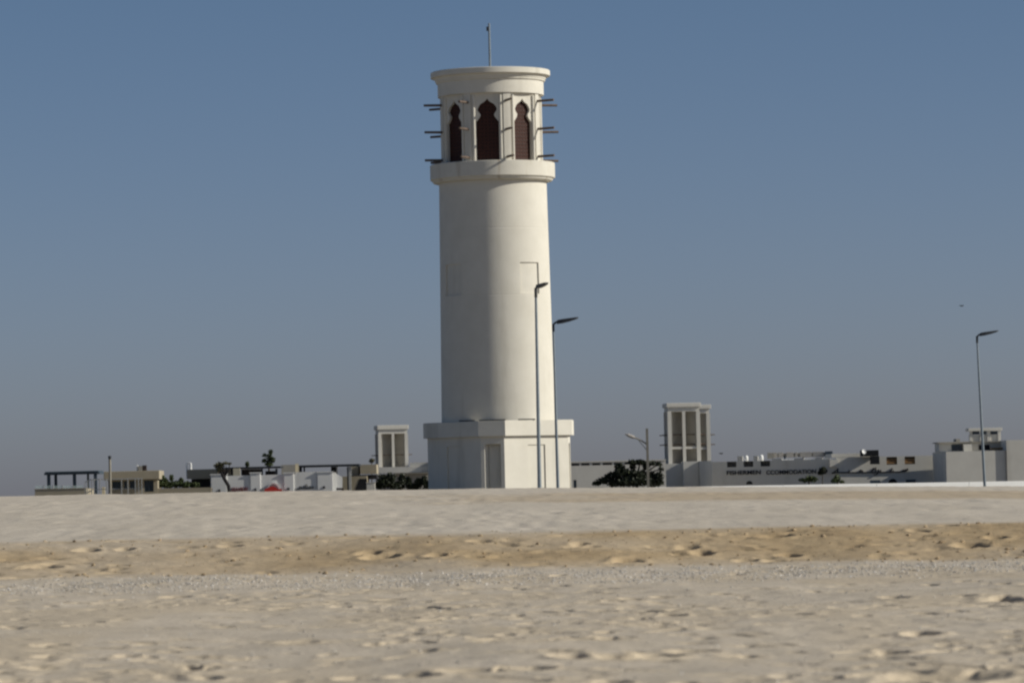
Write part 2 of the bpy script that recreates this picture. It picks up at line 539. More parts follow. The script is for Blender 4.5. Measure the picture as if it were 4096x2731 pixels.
    cz = np.stack([tz, upper, np.clip(np.maximum(turned * 0.65, patch), 0, 1), np.ones_like(tz)], -1).reshape(-1, 4).astype(np.float32)
    pa = me.attributes.new('paved', 'FLOAT', 'POINT')
    pa.data.foreach_set('value', sstep(196, 203, D).ravel().astype(np.float32))
    ca = me.attributes.new('zone', 'FLOAT_COLOR', 'POINT')
    ca.data.foreach_set('color', cz.ravel())
    o = objm('beach', me, sand_mat())
    tag(o, kind='structure', label='pale trampled sand beach rising to a crest before the tower')
    return rows, us, Z


rows_, us_, Z_ = build_beach()


def sand_z(x, d):
    i = int(np.clip(np.searchsorted(rows_, d), 1, len(rows_) - 1))
    j = int(np.clip(np.searchsorted(us_, x / max(d, 20)), 1, len(us_) - 1))
    return float(Z_[i, j]) + EYE


def scatter(name, label, m, n, pos, smin, smax, flat=0.55, seed=1):
    """many small stones or shells as one object"""
    r = random.Random(seed)
    t = bmesh.new()
    bmesh.ops.create_icosphere(t, subdivisions=1, radius=1)
    bv = np.array([v.co[:] for v in t.verts])
    bf = np.array([[v.index for v in f.verts] for f in t.faces])
    t.free()
    P = []
    for k in range(n):
        x, d = pos(r)
        s = smin * (smax / smin) ** (r.random() ** 2)
        a = r.uniform(0, 6.28)
        jit = rng.uniform(0.65, 1.25, bv.shape)
        v = bv * jit * (s, s * r.uniform(0.5, 1.0), s * flat * r.uniform(0.6, 1.2))
        c, sn = math.cos(a), math.sin(a)
        v = np.stack([v[:, 0] * c - v[:, 1] * sn, v[:, 0] * sn + v[:, 1] * c, v[:, 2]], -1)
        v += (x, d, sand_z(x, d) + s * flat * 0.35)
        P.append(v)
    V = np.concatenate(P)
    Fa = np.concatenate([bf + i * len(bv) for i in range(n)])
    me = bpy.data.meshes.new(name)
    me.from_pydata(V.tolist(), [], Fa.tolist())
    o = objm(name, me, m)
    tag(o, label, kind='stuff')


SHELL = leaf_mat('shell_fragments', (0.38, 0.345, 0.30), (0.70, 0.67, 0.62))
scatter('shells', 'strip of pale broken shells and grit below the tan sand step', SHELL, 9000,
        lambda r: ((lambda d: ((r.random() * 2 - 1) * 0.125 * d, d))(74 + 11 * (0.5 * (r.random() + r.random())))), 0.008, 0.034, seed=4)
scatter('shells', 'loose shells and small stones strewn over the near sand', SHELL, 900,
        lambda r: ((lambda d: ((r.random() * 2 - 1) * 0.125 * d, d))(r.uniform(34, 74))), 0.008, 0.026, seed=5)
CLOD = leaf_mat('sand_clods', (0.30, 0.22, 0.13), (0.48, 0.37, 0.23))
scatter('sand_clods', 'crumbled tan sand clods along the low scarp', CLOD, 600,
        lambda r: ((lambda d: ((r.random() * 2 - 1) * 0.125 * d, d))(r.uniform(84, 95.5))), 0.015, 0.07, seed=6)


# ------------------------------------------------------------------ building helper: parts placed on a facade that stands at distance d
class Thing:
    def __init__(self, name, label, cat, sx, d, yaw=0.0, group=None, sy=1930):
        p = W(sx, sy, d)
        self.d = d
        self.yaw = yaw
        self.z0 = gz(p.x, d)
        self.o = empty(name, (p.x, d, self.z0), yaw)
        self.x0 = p.x
        tag(self.o, label, cat, group)

    def X(self, sx, sy=1890):
        return (W(sx, sy, self.d).x - self.x0) / math.cos(self.yaw)

    def Z(self, sx, sy):
        lx = self.X(sx)
        return W(sx, sy, self.d + lx * math.sin(self.yaw)).z - self.z0

    def rect(self, sx0, sy0, sx1, sy1):
        sm = 0.5 * (sx0 + sx1)
        my = 0.5 * (sy0 + (sy1 if sy1 is not None else 1950))
        z1 = self.Z(sm, sy0)
        z0 = self.Z(sm, sy1) if sy1 is not None else -0.15
        return self.X(sx0, my), self.X(sx1, my), z0, z1

    def box(self, name, m, sx0, sy0, sx1, sy1, y0, y1, parent=None, bevel=0.0, label=None):
        x0, x1, z0, z1 = self.rect(sx0, sy0, sx1, sy1)
        bm = bmesh.new()
        bx(bm, x0, x1, y0, y1, z0, z1, bevel)
        o = obj(name, bm, m, parent or self.o)
        if label: o['label'] = label
        return o

    def part(self, name, bm, m, parent=None, smooth=False):
        return obj(name, bm, m, parent or self.o, smooth)


def wall_openings(bm, x0, x1, z0, z1, y0, y1, holes):
    """a wall slab x0..x1 with rectangular through holes (hx0,hx1,hz0,hz1), cut as a grid"""
    xs = sorted(set([x0, x1] + [h[0] for h in holes] + [h[1] for h in holes]))
    zs = sorted(set([z0, z1] + [h[2] for h in holes] + [h[3] for h in holes]))

    def hole(i, k):
        if i < 0 or k < 0 or i >= len(xs) - 1 or k >= len(zs) - 1:
            return True
        cx = 0.5 * (xs[i] + xs[i + 1]); cz = 0.5 * (zs[k] + zs[k + 1])
        return any(h[0] < cx < h[1] and h[2] < cz < h[3] for h in holes)
    V = {}

    def v(i, k, y):
        key = (i, k, y)
        if key not in V:
            V[key] = bm.verts.new((xs[i], y, zs[k]))
        return V[key]
    for i in range(len(xs) - 1):
        for k in range(len(zs) - 1):
            if hole(i, k): continue
            bm.faces.new((v(i, k, y0), v(i + 1, k, y0), v(i + 1, k + 1, y0), v(i, k + 1, y0)))
            bm.faces.new((v(i, k, y1), v(i, k + 1, y1), v(i + 1, k + 1, y1), v(i + 1, k, y1)))
            if hole(i - 1, k): bm.faces.new((v(i, k, y0), v(i, k + 1, y0), v(i, k + 1, y1), v(i, k, y1)))
            if hole(i + 1, k): bm.faces.new((v(i + 1, k, y0), v(i + 1, k, y1), v(i + 1, k + 1, y1), v(i + 1, k + 1, y0)))
            if hole(i, k - 1): bm.faces.new((v(i, k, y0), v(i, k, y1), v(i + 1, k, y1), v(i + 1, k, y0)))
            if hole(i, k + 1): bm.faces.new((v(i, k + 1, y0), v(i + 1, k + 1, y0), v(i + 1, k + 1, y1), v(i, k + 1, y1)))


# ------------------------------------------------------------------ the round tower
def build_tower():
    D0 = 260.0
    px = W(2000, 1953, D0)
    zb = gz(px.x, D0)
    t = empty('round_tower', (px.x, D0, zb))
    tag(t, 'tall white round tower with arched lattice openings and projecting beams under a wide cornice', 'tower')
    E = EYE - zb                        # eye height in tower coordinates

    def zz(m): return m + E             # height given from eye level
    A0 = R(40)                          # facing of the bright base wall, measured from the camera side to the right

    def pol(r, a, z):                   # a from -Y (towards the camera) to the right (+X)
        return (r * math.sin(a), -r * math.cos(a), z)

    def octo(a, c):                     # corners of the chamfered square, long sides at A0 + k*90
        h = a - c / math.sqrt(2)
        pts = []
        for k in range(4):
            th = A0 + k * math.pi / 2
            n = Vector((math.sin(th), -math.cos(th)))
            tv = Vector((math.cos(th), math.sin(th)))
            pts.append(n * a - tv * h)
            pts.append(n * a + tv * h)
        return pts
    # base with a blind panel recess in every long side and a deep doorway in every chamfer
    za, zt = -0.1, zz(3.12)
    P = octo(3.337, 1.34)
    bm = bmesh.new()
    doors = []

    def side(p, q, w, top, depth, splay=0.0):
        tv = (q - p).normalized()
        n = Vector((tv.y, -tv.x))
        L = (q - p).length
        u0, u1 = L / 2 - w / 2, L / 2 + w / 2

        def V(u, z, dp=0.0):
            s = p + tv * u - n * dp
            return bm.verts.new((s.x, s.y, z))
        for a, b, z0, z1 in ((0, u0, za, zt), (u1, L, za, zt), (u0, u1, top, zt)):
            bm.faces.new((V(a, z0), V(b, z0), V(b, z1), V(a, z1)))
        us = u0 + splay
        bm.faces.new((V(u0, za), V(u0, top), V(us, top, depth), V(us, za, depth)))
        bm.faces.new((V(u1, za), V(u1, za, depth), V(u1, top, depth), V(u1, top)))
        bm.faces.new((V(u0, top), V(u1, top), V(u1, top, depth), V(us, top, depth)))
        bm.faces.new((V(us, za, depth), V(us, top, depth), V(u1, top, depth), V(u1, za, depth)))
        return p + tv * (L / 2) - n * depth, n, tv
    for k in range(4):
        side(P[2 * k], P[2 * k + 1], 1.28, zz(2.55), 0.07)
        c, n, tv = side(P[2 * k + 1], P[(2 * k + 2) % 8], 0.92, zz(2.62), 0.42, 0.2)
        doors.append((c, n, tv))
    bm.faces.new([bm.verts.new((p.x, p.y, zt)) for p in P])
    obj('base', bm, PLASTER, t)
    for c, n, tv in doors:
        b = bmesh.new()

        def slab(u0, u1, z0, z1, d0, d1):
            vs = []
            for dp in (d0, d1):
                for u, z in ((u0, z0), (u1, z0), (u1, z1), (u0, z1)):
                    s = c + tv * u + n * dp
                    vs.append(b.verts.new((s.x, s.y, z)))
            for q in ((0, 1, 2, 3), (7, 6, 5, 4), (0, 4, 5, 1), (1, 5, 6, 2), (2, 6, 7, 3), (3, 7, 4, 0)):
                b.faces.new([vs[i] for i in q])
        slab(-0.22, 0.42, za, zz(2.5), 0.004, 0.05)
        obj('door', b, PLASTER, t)
    # parapet of the base: a chamfered square ring
    bm = bmesh.new()
    Po, Pi = octo(3.337 + 0.22, 1.34 + 0.18), octo(3.337 - 0.06, 1.34 - 0.05)
    z0, z1 = zz(3.07), zz(3.94)

    def ring(pts, z): return [bm.verts.new((p.x, p.y, z)) for p in pts]
    a, b_, c_, d_ = ring(Po, z0), ring(Po, z1), ring(Pi, z1), ring(Pi, z0)
    for k in range(8):
        j = (k + 1) % 8
        for q, r_ in ((a, b_), (b_, c_), (c_, d_), (d_, a)):
            bm.faces.new((q[k], q[j], r_[j], r_[k]))
    bmesh.ops.bevel(bm, geom=[e for e in bm.edges if abs(e.verts[0].co.z - z1) < 1e-4 and abs(e.verts[1].co.z - z1) < 1e-4], offset=0.03, segments=2, affect='EDGES')
    obj('parapet', bm, PLASTER, t)
    # thin dark bars lying on the base roof
    for an, ln in ((-0.55, 0.95), (-0.10, 1.5), (0.50, 1.0)):
        bm = bmesh.new()
        bx(bm, -ln / 2, ln / 2, -0.06, 0.06, zz(3.95), zz(4.02))
        bx(bm, -0.05, 0.05, -0.05, 0.05, zz(3.90), zz(3.949))
        fl = obj('dark_bar', bm, BLACKROOF, t)
        fl.location = (3.36 * math.sin(an), -3.36 * math.cos(an), 0)
        fl.rotation_euler = (0, 0, an * 0.2)
    # shaft, tapered, with four blind window recesses and two casting joints
    zs0, zs1 = zz(3.1), zz(17.7)

    def rs(z): return 3.27 + (3.09 - 3.27) * (z - zs0) / (zs1 - zs0)
    zn0, zn1 = zz(11.15), zz(12.93)
    zl = sorted([zs0, zn0, zn1, zs1] + [zz(v) for v in (7.2, 14.88, 14.90, 14.94, 14.96, 11.05, 11.07, 11.11, 11.13)])
    groove = {zz(14.90), zz(14.94), zz(11.07), zz(11.11)}
    half = R(12.6)
    angs = set()
    for k in range(180): angs.add(round(k * 2 * math.pi / 180, 6))
    edges = []
    for k in range(4):
        ce = (A0 + k * math.pi / 2) % (2 * math.pi)
        edges.append(ce)
        for s in (-half, half): angs.add(round((ce + s) % (2 * math.pi), 6))
    angs = sorted(angs)
    bm = bmesh.new()
    grid = [[bm.verts.new(pol(rs(z) - (0.005 if z in groove else 0), a, z)) for a in angs] for z in zl]
    n = len(angs)

    def in_niche(a, z):
        return zn0 < z < zn1 and any(abs((a - e + math.pi) % (2 * math.pi) - math.pi) < half for e in edges)
    for i in range(len(zl) - 1):
        for k in range(n):
            a0, a1 = angs[k], angs[(k + 1) % n] + (2 * math.pi if k == n - 1 else 0)
            if in_niche(0.5 * (a0 + a1), 0.5 * (zl[i] + zl[i + 1])): continue
            bm.faces.new((grid[i][k], grid[i][(k + 1) % n], grid[i + 1][(k + 1) % n], grid[i + 1][k]))
    dpt = 0.085
    for e in edges:
        m = 10
        aa = [e - half + 2 * half * q / m for q in range(m + 1)]
        o0 = [bm.verts.new(pol(rs(zn0), x, zn0)) for x in aa]
        o1 = [bm.verts.new(pol(rs(zn1), x, zn1)) for x in aa]
        i0 = [bm.verts.new(pol(rs(zn0) - dpt, x, zn0)) for x in aa]
        i1 = [bm.verts.new(pol(rs(zn1) - dpt, x, zn1)) for x in aa]
        for q in range(m):
            bm.faces.new((i0[q], i0[q + 1], i1[q + 1], i1[q]))
            bm.faces.new((o0[q], o0[q + 1], i0[q + 1], i0[q]))
            bm.faces.new((i1[q], i1[q + 1], o1[q + 1], o1[q]))
        bm.faces.new((o0[0], i0[0], i1[0], o1[0]))
        bm.faces.new((o0[m], o1[m], i1[m], i0[m]))
    obj('shaft', bm, PLASTER, t)
    # gallery ring with stepped moulding beneath
    bm = bmesh.new()
    lathe(bm, [(3.05, zz(17.62)), (3.26, zz(17.64)), (3.40, zz(17.68)), (3.46, zz(17.74)), (3.47, zz(17.82)), (3.56, zz(17.84)),
               (3.59, zz(17.88)), (3.59, zz(18.69)), (3.56, zz(18.72)), (2.4, zz(18.70))], 160)
    obj('gallery_ring', bm, RINGP, t)
    # belfry: curved piers, arched panels with lattice behind, band above
    zf, ztp = zz(18.64), zz(22.50)
    RO = 2.97
    PH = [R(-4.5) + k * math.pi / 4 for k in range(8)]
    nh = R(18.4)
    outline = [(.65, 0), (.65, 2.33), (.58, 2.40), (.50, 2.50), (.43, 2.60), (.385, 2.72), (.42, 2.80), (.50, 2.90), (.565, 3.03), (.52, 3.13), (.46, 3.24),
               (.39, 3.33), (.28, 3.40), (.17, 3.46), (.08, 3.54), (0.0, 3.66)]
    HW = 2.74 * math.tan(nh) + 0.0
    pier_me = panel_me = screen_me = back_me = beam_me = None
    for k, ph in enumerate(PH):
        # pier halfway to the next opening, built facing the camera side and turned
        if pier_me is None:
            bm = bmesh.new()
            hp = math.pi / 8 - (nh - math.pi / 8 + 0) - 0
            hp = math.pi / 4 / 2 * 2 - nh - math.pi / 8 + math.pi / 8
            hp = (math.pi / 4 - 2 * nh) / 2
            m = 6
            rows_p = []
            for z in (zf, zz(22.66)):
                o_ = [bm.verts.new(pol(RO, -hp + 2 * hp * q / m, z)) for q in range(m + 1)]
                i_ = [bm.verts.new(pol(2.45, -hp + 2 * hp * q / m, z)) for q in range(m + 1)]
                rows_p.append(o_ + i_[::-1])
            N2 = len(rows_p[0])
            for q in range(N2):
                bm.faces.new((rows_p[0][q], rows_p[0][(q + 1) % N2], rows_p[1][(q + 1) % N2], rows_p[1][q]))
            po = obj('pier', bm, PLASTER, t)
            pier_me = po.data
            # arched panel
            bm = bmesh.new()
            y = -2.76
            for s in (-1, 1):
                for q in range(len(outline) - 1):
                    (u0, v0), (u1, v1) = outline[q], outline[q + 1]
                    bm.faces.new([bm.verts.new((s * a_, y, zf + b2)) for a_, b2 in ((u0, v0), (HW, v0), (HW, v1), (u1, v1))])
                bm.faces.new([bm.verts.new((s * a_, y, zf + b2)) for a_, b2 in ((0, 3.66), (HW, 3.66), (HW, 3.99), (0, 3.99))])
            bmesh.ops.remove_doubles(bm, verts=bm.verts, dist=1e-4)
            r = bmesh.ops.extrude_face_region(bm, geom=bm.faces[:])
            bmesh.ops.translate(bm, verts=[g for g in r['geom'] if isinstance(g, bmesh.types.BMVert)], vec=(0, 0.16, 0))
            pa = obj('arch_panel', bm, PLASTER, t)
            panel_me = pa.data
            bm = bmesh.new()
            tube(bm, [(0, 0, zf), (0, 0, zf + 3.84)], 0.085, 12)
            co1 = obj('colonnette', bm, PLASTER, pa)
            col_me = co1.data
            co2 = objm('colonnette', col_me, None, pa)
            # backing board and the lattice in front of it
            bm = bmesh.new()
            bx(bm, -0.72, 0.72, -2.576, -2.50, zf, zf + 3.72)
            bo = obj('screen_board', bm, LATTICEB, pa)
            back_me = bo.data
            bm = bmesh.new()
            cell = 0.21
            for iz in range(18):
                for ix in range(-3, 4):
                    cx, cz = ix * cell, zf + 0.12 + iz * cell
                    if abs(cx) > 0.66: continue
                    # an eight-sided ring with a bar across to its neighbours
                    ro, ri = 0.098, 0.066
                    vo = [bm.verts.new((cx + ro * math.cos(q * math.pi / 4 + .39), -2.592, cz + ro * math.sin(q * math.pi / 4 + .39))) for q in range(8)]
                    vi = [bm.verts.new((cx + ri * math.cos(q * math.pi / 4 + .39), -2.582, cz + ri * math.sin(q * math.pi / 4 + .39))) for q in range(8)]
                    for q in range(8):
                        bm.faces.new((vo[q], vo[(q + 1) % 8], vi[(q + 1) % 8], vi[q]))
                        w0, w1 = vo[q], vo[(q + 1) % 8]
                    bm.faces.new([bm.verts.new(p) for p in ((cx - .012, -2.589, cz - .105), (cx + .012, -2.589, cz - .105), (cx + .012, -2.589, cz + .105), (cx - .012, -2.589, cz + .105))])
                    bm.faces.new([bm.verts.new(p) for p in ((cx - .105, -2.586, cz - .012), (cx + .105, -2.586, cz - .012), (cx + .105, -2.586, cz + .012), (cx - .105, -2.586, cz + .012))])
            so = obj('lattice', bm, LATTICE, pa)
            screen_me = so.data
        else:
            po = objm('pier', pier_me, None, t)
            pa = objm('arch_panel', panel_me, None, t)
            co1 = objm('colonnette', col_me, None, pa)
            co2 = objm('colonnette', col_me, None, pa)
            bo = objm('screen_board', back_me, None, pa)
            so = objm('lattice', screen_me, None, pa)
        so['kind'] = 'stuff'
        co1.location = (-0.765, -2.785, 0)
        co2.location = (0.765, -2.785, 0)
        po.rotation_euler = (0, 0, ph + math.pi / 8)
        pa.rotation_euler = (0, 0, ph)
        for j, zl_ in enumerate((22.13, 20.53, 18.95)):
            if beam_me is None:
                bm = bmesh.new()
                tube(bm, [(0, -2.6, 0), (0, -3.3, 0.004), (0, -4.03, 0)], [0.076, 0.073, 0.067], 8)
                be = obj('beam', bm, WOOD, t)
                beam_me = be.data
            else:
                be = objm('beam', beam_me, None, t)
            be.location = (0, 0, zz(zl_))
            be.rotation_euler = (R(random.uniform(-1.2, 1.2)), 0, ph + math.pi / 8 + R(random.uniform(-1.5, 1.5)))
    bm = bmesh.new()
    lathe(bm, [(2.35, zz(22.5)), (2.35, zz(22.62)), (3.05, zz(22.62)), (3.05, zz(23.41))], 160)
    obj('frieze', bm, PLASTER, t)
    bm = bmesh.new()
    prof = [(3.04, zz(23.39)), (3.13, zz(23.41)), (3.15, zz(23.46)), (3.15, zz(23.51)), (3.19, zz(23.53))]
    for q in range(7):
        a = q / 6 * math.pi / 2
        prof.append((3.19 + 0.21 * (1 - math.cos(a)), zz(23.55) + 0.16 * math.sin(a)))
    prof += [(3.44, zz(23.73)), (3.44, zz(24.02)), (3.40, zz(24.05)), (3.2, zz(24.05)), (3.18, zz(23.7)), (0.02, zz(23.72))]
    lathe(bm, prof, 160)
    obj('cornice', bm, PLASTER, t)
    bm = bmesh.new()
    tube(bm, [(0, 0, zz(23.7)), (0, 0, zz(26.5)), (0, 0, zz(26.86))], [0.075, 0.065, 0.06], 10)
    ma = obj('mast', bm, STEEL, t)
    bm = bmesh.new()
    bx(bm, -0.16, -0.05, -0.07, 0.07, zz(26.42), zz(26.66))
    obj('mast_light', bm, HEADM, ma)
    # dark core so that the belfry is closed
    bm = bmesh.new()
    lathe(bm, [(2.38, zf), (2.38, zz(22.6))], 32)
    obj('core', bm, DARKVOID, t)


build_tower()


# ------------------------------------------------------------------ white boundary wall beyond the crest
def build_wall():
    p0 = Vector((4.35, 261.0))
    p1 = Vector((60.0, 281.0))
    tv = (p1 - p0).normalized()
    L = (p1 - p0).length
    o = empty('boundary_wall', (p0.x, p0.y, gz(p0.x, p0.y)), math.atan2(tv.y, tv.x))
    tag(o, 'long low white boundary wall on the sand crest right of the tower', 'wall')
    z0 = EYE - gz(p0.x, p0.y)
    seg = 6.0
    n = int(L / seg)
    me = None
    for k in range(n):
        if me is None:
            bm = bmesh.new()
            bx(bm, 0.006, seg - 0.006, 0, 0.25, -1.6, 0.0, 0.02)
            w = obj('wall_panel', bm, WALLW, o)
            me = w.data
        else:
            w = objm('wall_panel', me, None, o)
        w.location = (k * seg, 0, z0 - 0.012 - 0.0062 * k * seg)
        w.rotation_euler = (0, 0.0062, 0)


build_wall()


# ------------------------------------------------------------------ street lamps
def street_lamp(label, sx, sy_top, sx_base, d, yaw, lean, head=1.05, hz=0.66, drop=0.0):
    top = W(sx, sy_top, d)
    basep = W(sx_base, 1950, d)
    z0 = gz(basep.x, d)
    o = empty('street_lamp', (basep.x, d, z0), 0)
    tag(o, label, 'street lamp', 'tall street lamps by the tower')
    h = top.z - z0
    bm = bmesh.new()
    lx = top.x - basep.x
    tube(bm, [(0, 0, -0.2), (lx * 0.5, 0, h * 0.5), (lx, 0, h)], [0.085, 0.068, 0.05], 12)
    obj('pole', bm, STEEL, o)
    bm = bmesh.new()
    bx(bm, -0.2, 0.2, -0.2, 0.2, -0.1, 0.03)
    obj('base_plate', bm, STEEL, o)
    hd = bmesh.new()
    tube(hd, [(0, 0, -0.35), (0, 0, 0.04)], 0.065, 10)
    tube(hd, [(0, 0, 0.0), (0.10, 0, 0.10), (0.26, 0, 0.17)], 0.05, 8)
    br = obj('bracket', hd, HEADM, o)
    br.location = (lx, 0, h)
    br.rotation_euler = (0, 0, yaw)
    # wedge-shaped luminaire: deep finned driver box at the root, thin panel at the tip
    hd = bmesh.new()
    sec = [(0.18, 0.10, 0.05, 0.29), (0.24, 0.15, 0.06, 0.35), (0.45, 0.17, 0.10, 0.40), (0.80, 0.17, 0.22, 0.46), (1.12, 0.15, 0.37, 0.51), (1.22, 0.10, 0.43, 0.52)]
    rings = [[hd.verts.new(p) for p in ((x, -w, z0_), (x, w, z0_), (x, w, z1_), (x, -w, z1_))] for x, w, z0_, z1_ in sec]
    for i in range(len(rings) - 1):
        for q in range(4):
            hd.faces.new((rings[i][q], rings[i][(q + 1) % 4], rings[i + 1][(q + 1) % 4], rings[i + 1][q]))
    hd.faces.new(rings[0]); hd.faces.new(rings[-1][::-1])
    ho = obj('luminaire', hd, HEADM, o)
    ho.location = (lx, 0, h - drop)
    ho.rotation_euler = (0, 0, yaw)
    ho.scale = (head, head, head * hz)


street_lamp('tallest street lamp standing in front of the tower with its head seen nearly end on', 2143, 1156, 2158, 188, R(-58), 0, 0.72, 0.62, 0.0)
street_lamp('street lamp beside the right edge of the tower with its dark head pointing right', 2213, 1299, 2232, 230, R(-3), 0)
street_lamp('street lamp near the right edge of the photo in front of the plain white block', 3908, 1347, 3940, 256, R(4), 0, 1.0)


def curved_lamp():
    d = 335
    b = W(2593, 1935, d)
    z0 = gz(b.x, d)
    o = empty('arm_lamp', (b.x, d, z0))
    tag(o, 'short beige lamp post with a curved arm reaching left in front of the dark tree', 'street lamp')

    def l(sx, sy):
        p = W(sx, sy, d)
        # remove the tilt of the picture: offsets are taken about the post
        return (p.x - W(2593, sy, d).x, 0, p.z - z0)
    h = W(2583, 1713, d).z - z0
    bm = bmesh.new()
    bx(bm, -0.09, 0.09, -0.09, 0.09, -0.1, h)
    obj('pole', bm, CONC, o)

    def at(dx, sy):
        return (dx, 0, W(2587, sy, d).z - z0)
    k = d / F
    bm = bmesh.new()
    tube(bm, [at(-0.05, 1776), at(-10 * k, 1770), at(-25 * k, 1760), at(-42 * k, 1752), at(-55 * k, 1747)], 0.055, 8)
    obj('arm', bm, CONC, o)
    bm = bmesh.new()
    tube(bm, [at(-0.05, 1800), at(-14 * k, 1785), at(-34 * k, 1760)], 0.03, 6)
    obj('brace', bm, CONC, o)
    bm = bmesh.new()
    tube(bm, [at(-50 * k, 1749), at(-62 * k, 1744), at(-76 * k, 1738), at(-88 * k, 1733)], [0.10, 0.13, 0.12, 0.03], 8)
    obj('luminaire', bm, BEIGEU, o)


curved_lamp()


def path_light():
    d = 320
    b = W(442, 1975, d)
    z0 = gz(b.x, d)
    o = empty('post_light', (b.x, d, z0))
    tag(o, 'slim tan post with a dark cap in front of the left flat roofed house', 'lamp post')
    h = W(439, 1836, d).z - z0
    bm = bmesh.new()
    tube(bm, [(0, 0, -0.1), (0, 0, h)], 0.085, 12)
    obj('post', bm, CONC, o)
    bm = bmesh.new()
    tube(bm, [(0, 0, h), (0, 0, h + 0.06), (0, 0, h + 0.22), (0, 0, h + 0.24)], [0.07, 0.115, 0.115, 0.09], 12)
    obj('cap', bm, HEADM, o)


path_light()


# ------------------------------------------------------------------ trees and shrubs
def leaf_cloud(blobs, n, size, seed, droop=0.2):
    """leaf-sized quads spread through a set of ellipsoids (cx,cy,cz,rx,ry,rz)"""
    g = np.random.default_rng(seed)
    w = np.array([b[3] * b[4] * b[5] for b in blobs]) ** 0.67
    idx = g.choice(len(blobs), n, p=w / w.sum())
    B = np.array(blobs)[idx]
    v = g.normal(size=(n, 3)); v /= np.linalg.norm(v, axis=1)[:, None]
    rr = g.random(n) ** 0.45
    P = B[:, :3] + v * rr[:, None] * B[:, 3:]
    a = g.normal(size=(n, 3)); a /= np.linalg.norm(a, axis=1)[:, None]
    b = np.cross(a, g.normal(size=(n, 3))); b /= np.linalg.norm(b, axis=1)[:, None]
    s = size * g.uniform(0.55, 1.35, n)[:, None]
    V = np.stack([P - a * s, P + b * s * 0.45, P + a * s, P - b * s * 0.45], 1).reshape(-1, 3)
    Fq = np.arange(4 * n).reshape(n, 4)
    me = bpy.data.meshes.new('crown')
    me.from_pydata(V.tolist(), [], Fq.tolist())
    return me


def plant(name, label, cat, sx, d, blobs_px, n, size, m, trunk=None, group=None, seed=1, limbs=True, bark=None):
    """blobs_px: (sx, sy, rx_px, rz_px) ellipses in photo pixels at distance d"""
    b = W(sx, 1950, d)
    z0 = gz(b.x, d)
    o = empty(name, (b.x, d, z0))
    tag(o, label, cat, group)
    k = d / F
    r = random.Random(seed)
    bl = []
    for (x, y, rx, rz) in blobs_px:
        p = W(x, y, d)
        bl.append((p.x - b.x, r.uniform(-0.5, 0.5) * rx * k, p.z - z0, rx * k, rx * k * 0.9, rz * k))
    c = objm('crown', leaf_cloud(bl, n, size, seed), m, o)
    bm = bmesh.new()
    if trunk:
        pts, rad = trunk
        tp = [(W(x, y, d).x - b.x, 0, W(x, y, d).z - z0) for x, y in pts]
        tp[0] = (tp[0][0], 0, -0.1)
    else:
        top = max(q[2] for q in bl)
        tp = [(0, 0, -0.1), (0.05, 0, top * 0.4), (bl[0][0] * 0.6, 0, top * 0.75)]
        rad = [0.13, 0.10, 0.07]
    tube(bm, tp, rad, 8)
    if limbs:
        for q in bl:
            tube(bm, [tp[len(tp) // 2], (0.5 * (tp[1][0] + q[0]), q[1] * 0.5, 0.5 * (tp[len(tp) // 2][2] + q[2]) + 0.1), q[:3]], [rad[-1] * 0.7, rad[-1] * 0.5, rad[-1] * 0.25], 6)
    obj('trunk', bm, bark or BARK, o)
    return o


plant('broad_tree', 'broad dark green tree behind the lamp post with the curved arm', 'tree', 2545, 362,
      [(2530, 1849, 22, 11), (2560, 1848, 22, 12), (2585, 1860, 16, 18), (2608, 1852, 18, 9), (2634, 1856, 14, 10), (2644, 1874, 10, 12), (2478, 1868, 22, 18), (2532, 1866, 14, 16), (2490, 1892, 40, 22),
       (2545, 1900, 46, 20), (2600, 1900, 34, 18), (2636, 1908, 20, 26), (2446, 1908, 30, 24), (2408, 1922, 26, 14), (2385, 1933, 18, 8), (2540, 1925, 80, 20), (2470, 1930, 50, 16), (2620, 1930, 36, 18)], 4600, 0.15, LEAFD,
      trunk=([(2545, 1950), (2548, 1920), (2552, 1890)], [0.28, 0.22, 0.16]), seed=3)
shr = 'dark shrubs in a row left of the tower'
plant('shrub', 'leftmost and widest dark shrub of the row left of the tower', 'shrub', 1540, 400, [(1535, 1925, 34, 30), (1562, 1910, 22, 22), (1512, 1940, 18, 16), (1572, 1938, 22, 20)], 1500, 0.14, LEAFD, group=shr, seed=11)
plant('shrub', 'upright dark shrub second in the row left of the tower', 'shrub', 1606, 402, [(1607, 1918, 15, 26), (1600, 1940, 20, 18)], 800, 0.14, LEAFD, group=shr, seed=12)
plant('shrub', 'small dark shrub between the upright shrub and the one by the tower', 'shrub', 1632, 404, [(1632, 1925, 13, 22), (1640, 1944, 16, 14)], 600, 0.14, LEAFD, group=shr, seed=13)
plant('shrub', 'dark shrub touching the left edge of the tower base', 'shrub', 1690, 398, [(1696, 1922, 14, 22), (1674, 1932, 18, 22), (1708, 1938, 14, 18), (1660, 1944, 18, 14)], 1100, 0.14, LEAFD, group=shr, seed=14)
plant('leaning_tree', 'thin leaning tree with a dark trunk crossing the front of the white kiosk', 'tree', 925, 345,
      [(884, 1858, 18, 12), (866, 1862, 14, 10), (902, 1853, 12, 8), (918, 1855, 9, 6), (876, 1876, 13, 14)], 330, 0.10, LEAFY,
      trunk=([(925, 1966), (914, 1942), (896, 1912), (882, 1880)], [0.15, 0.14, 0.13, 0.10]), seed=21, bark=BARKD)
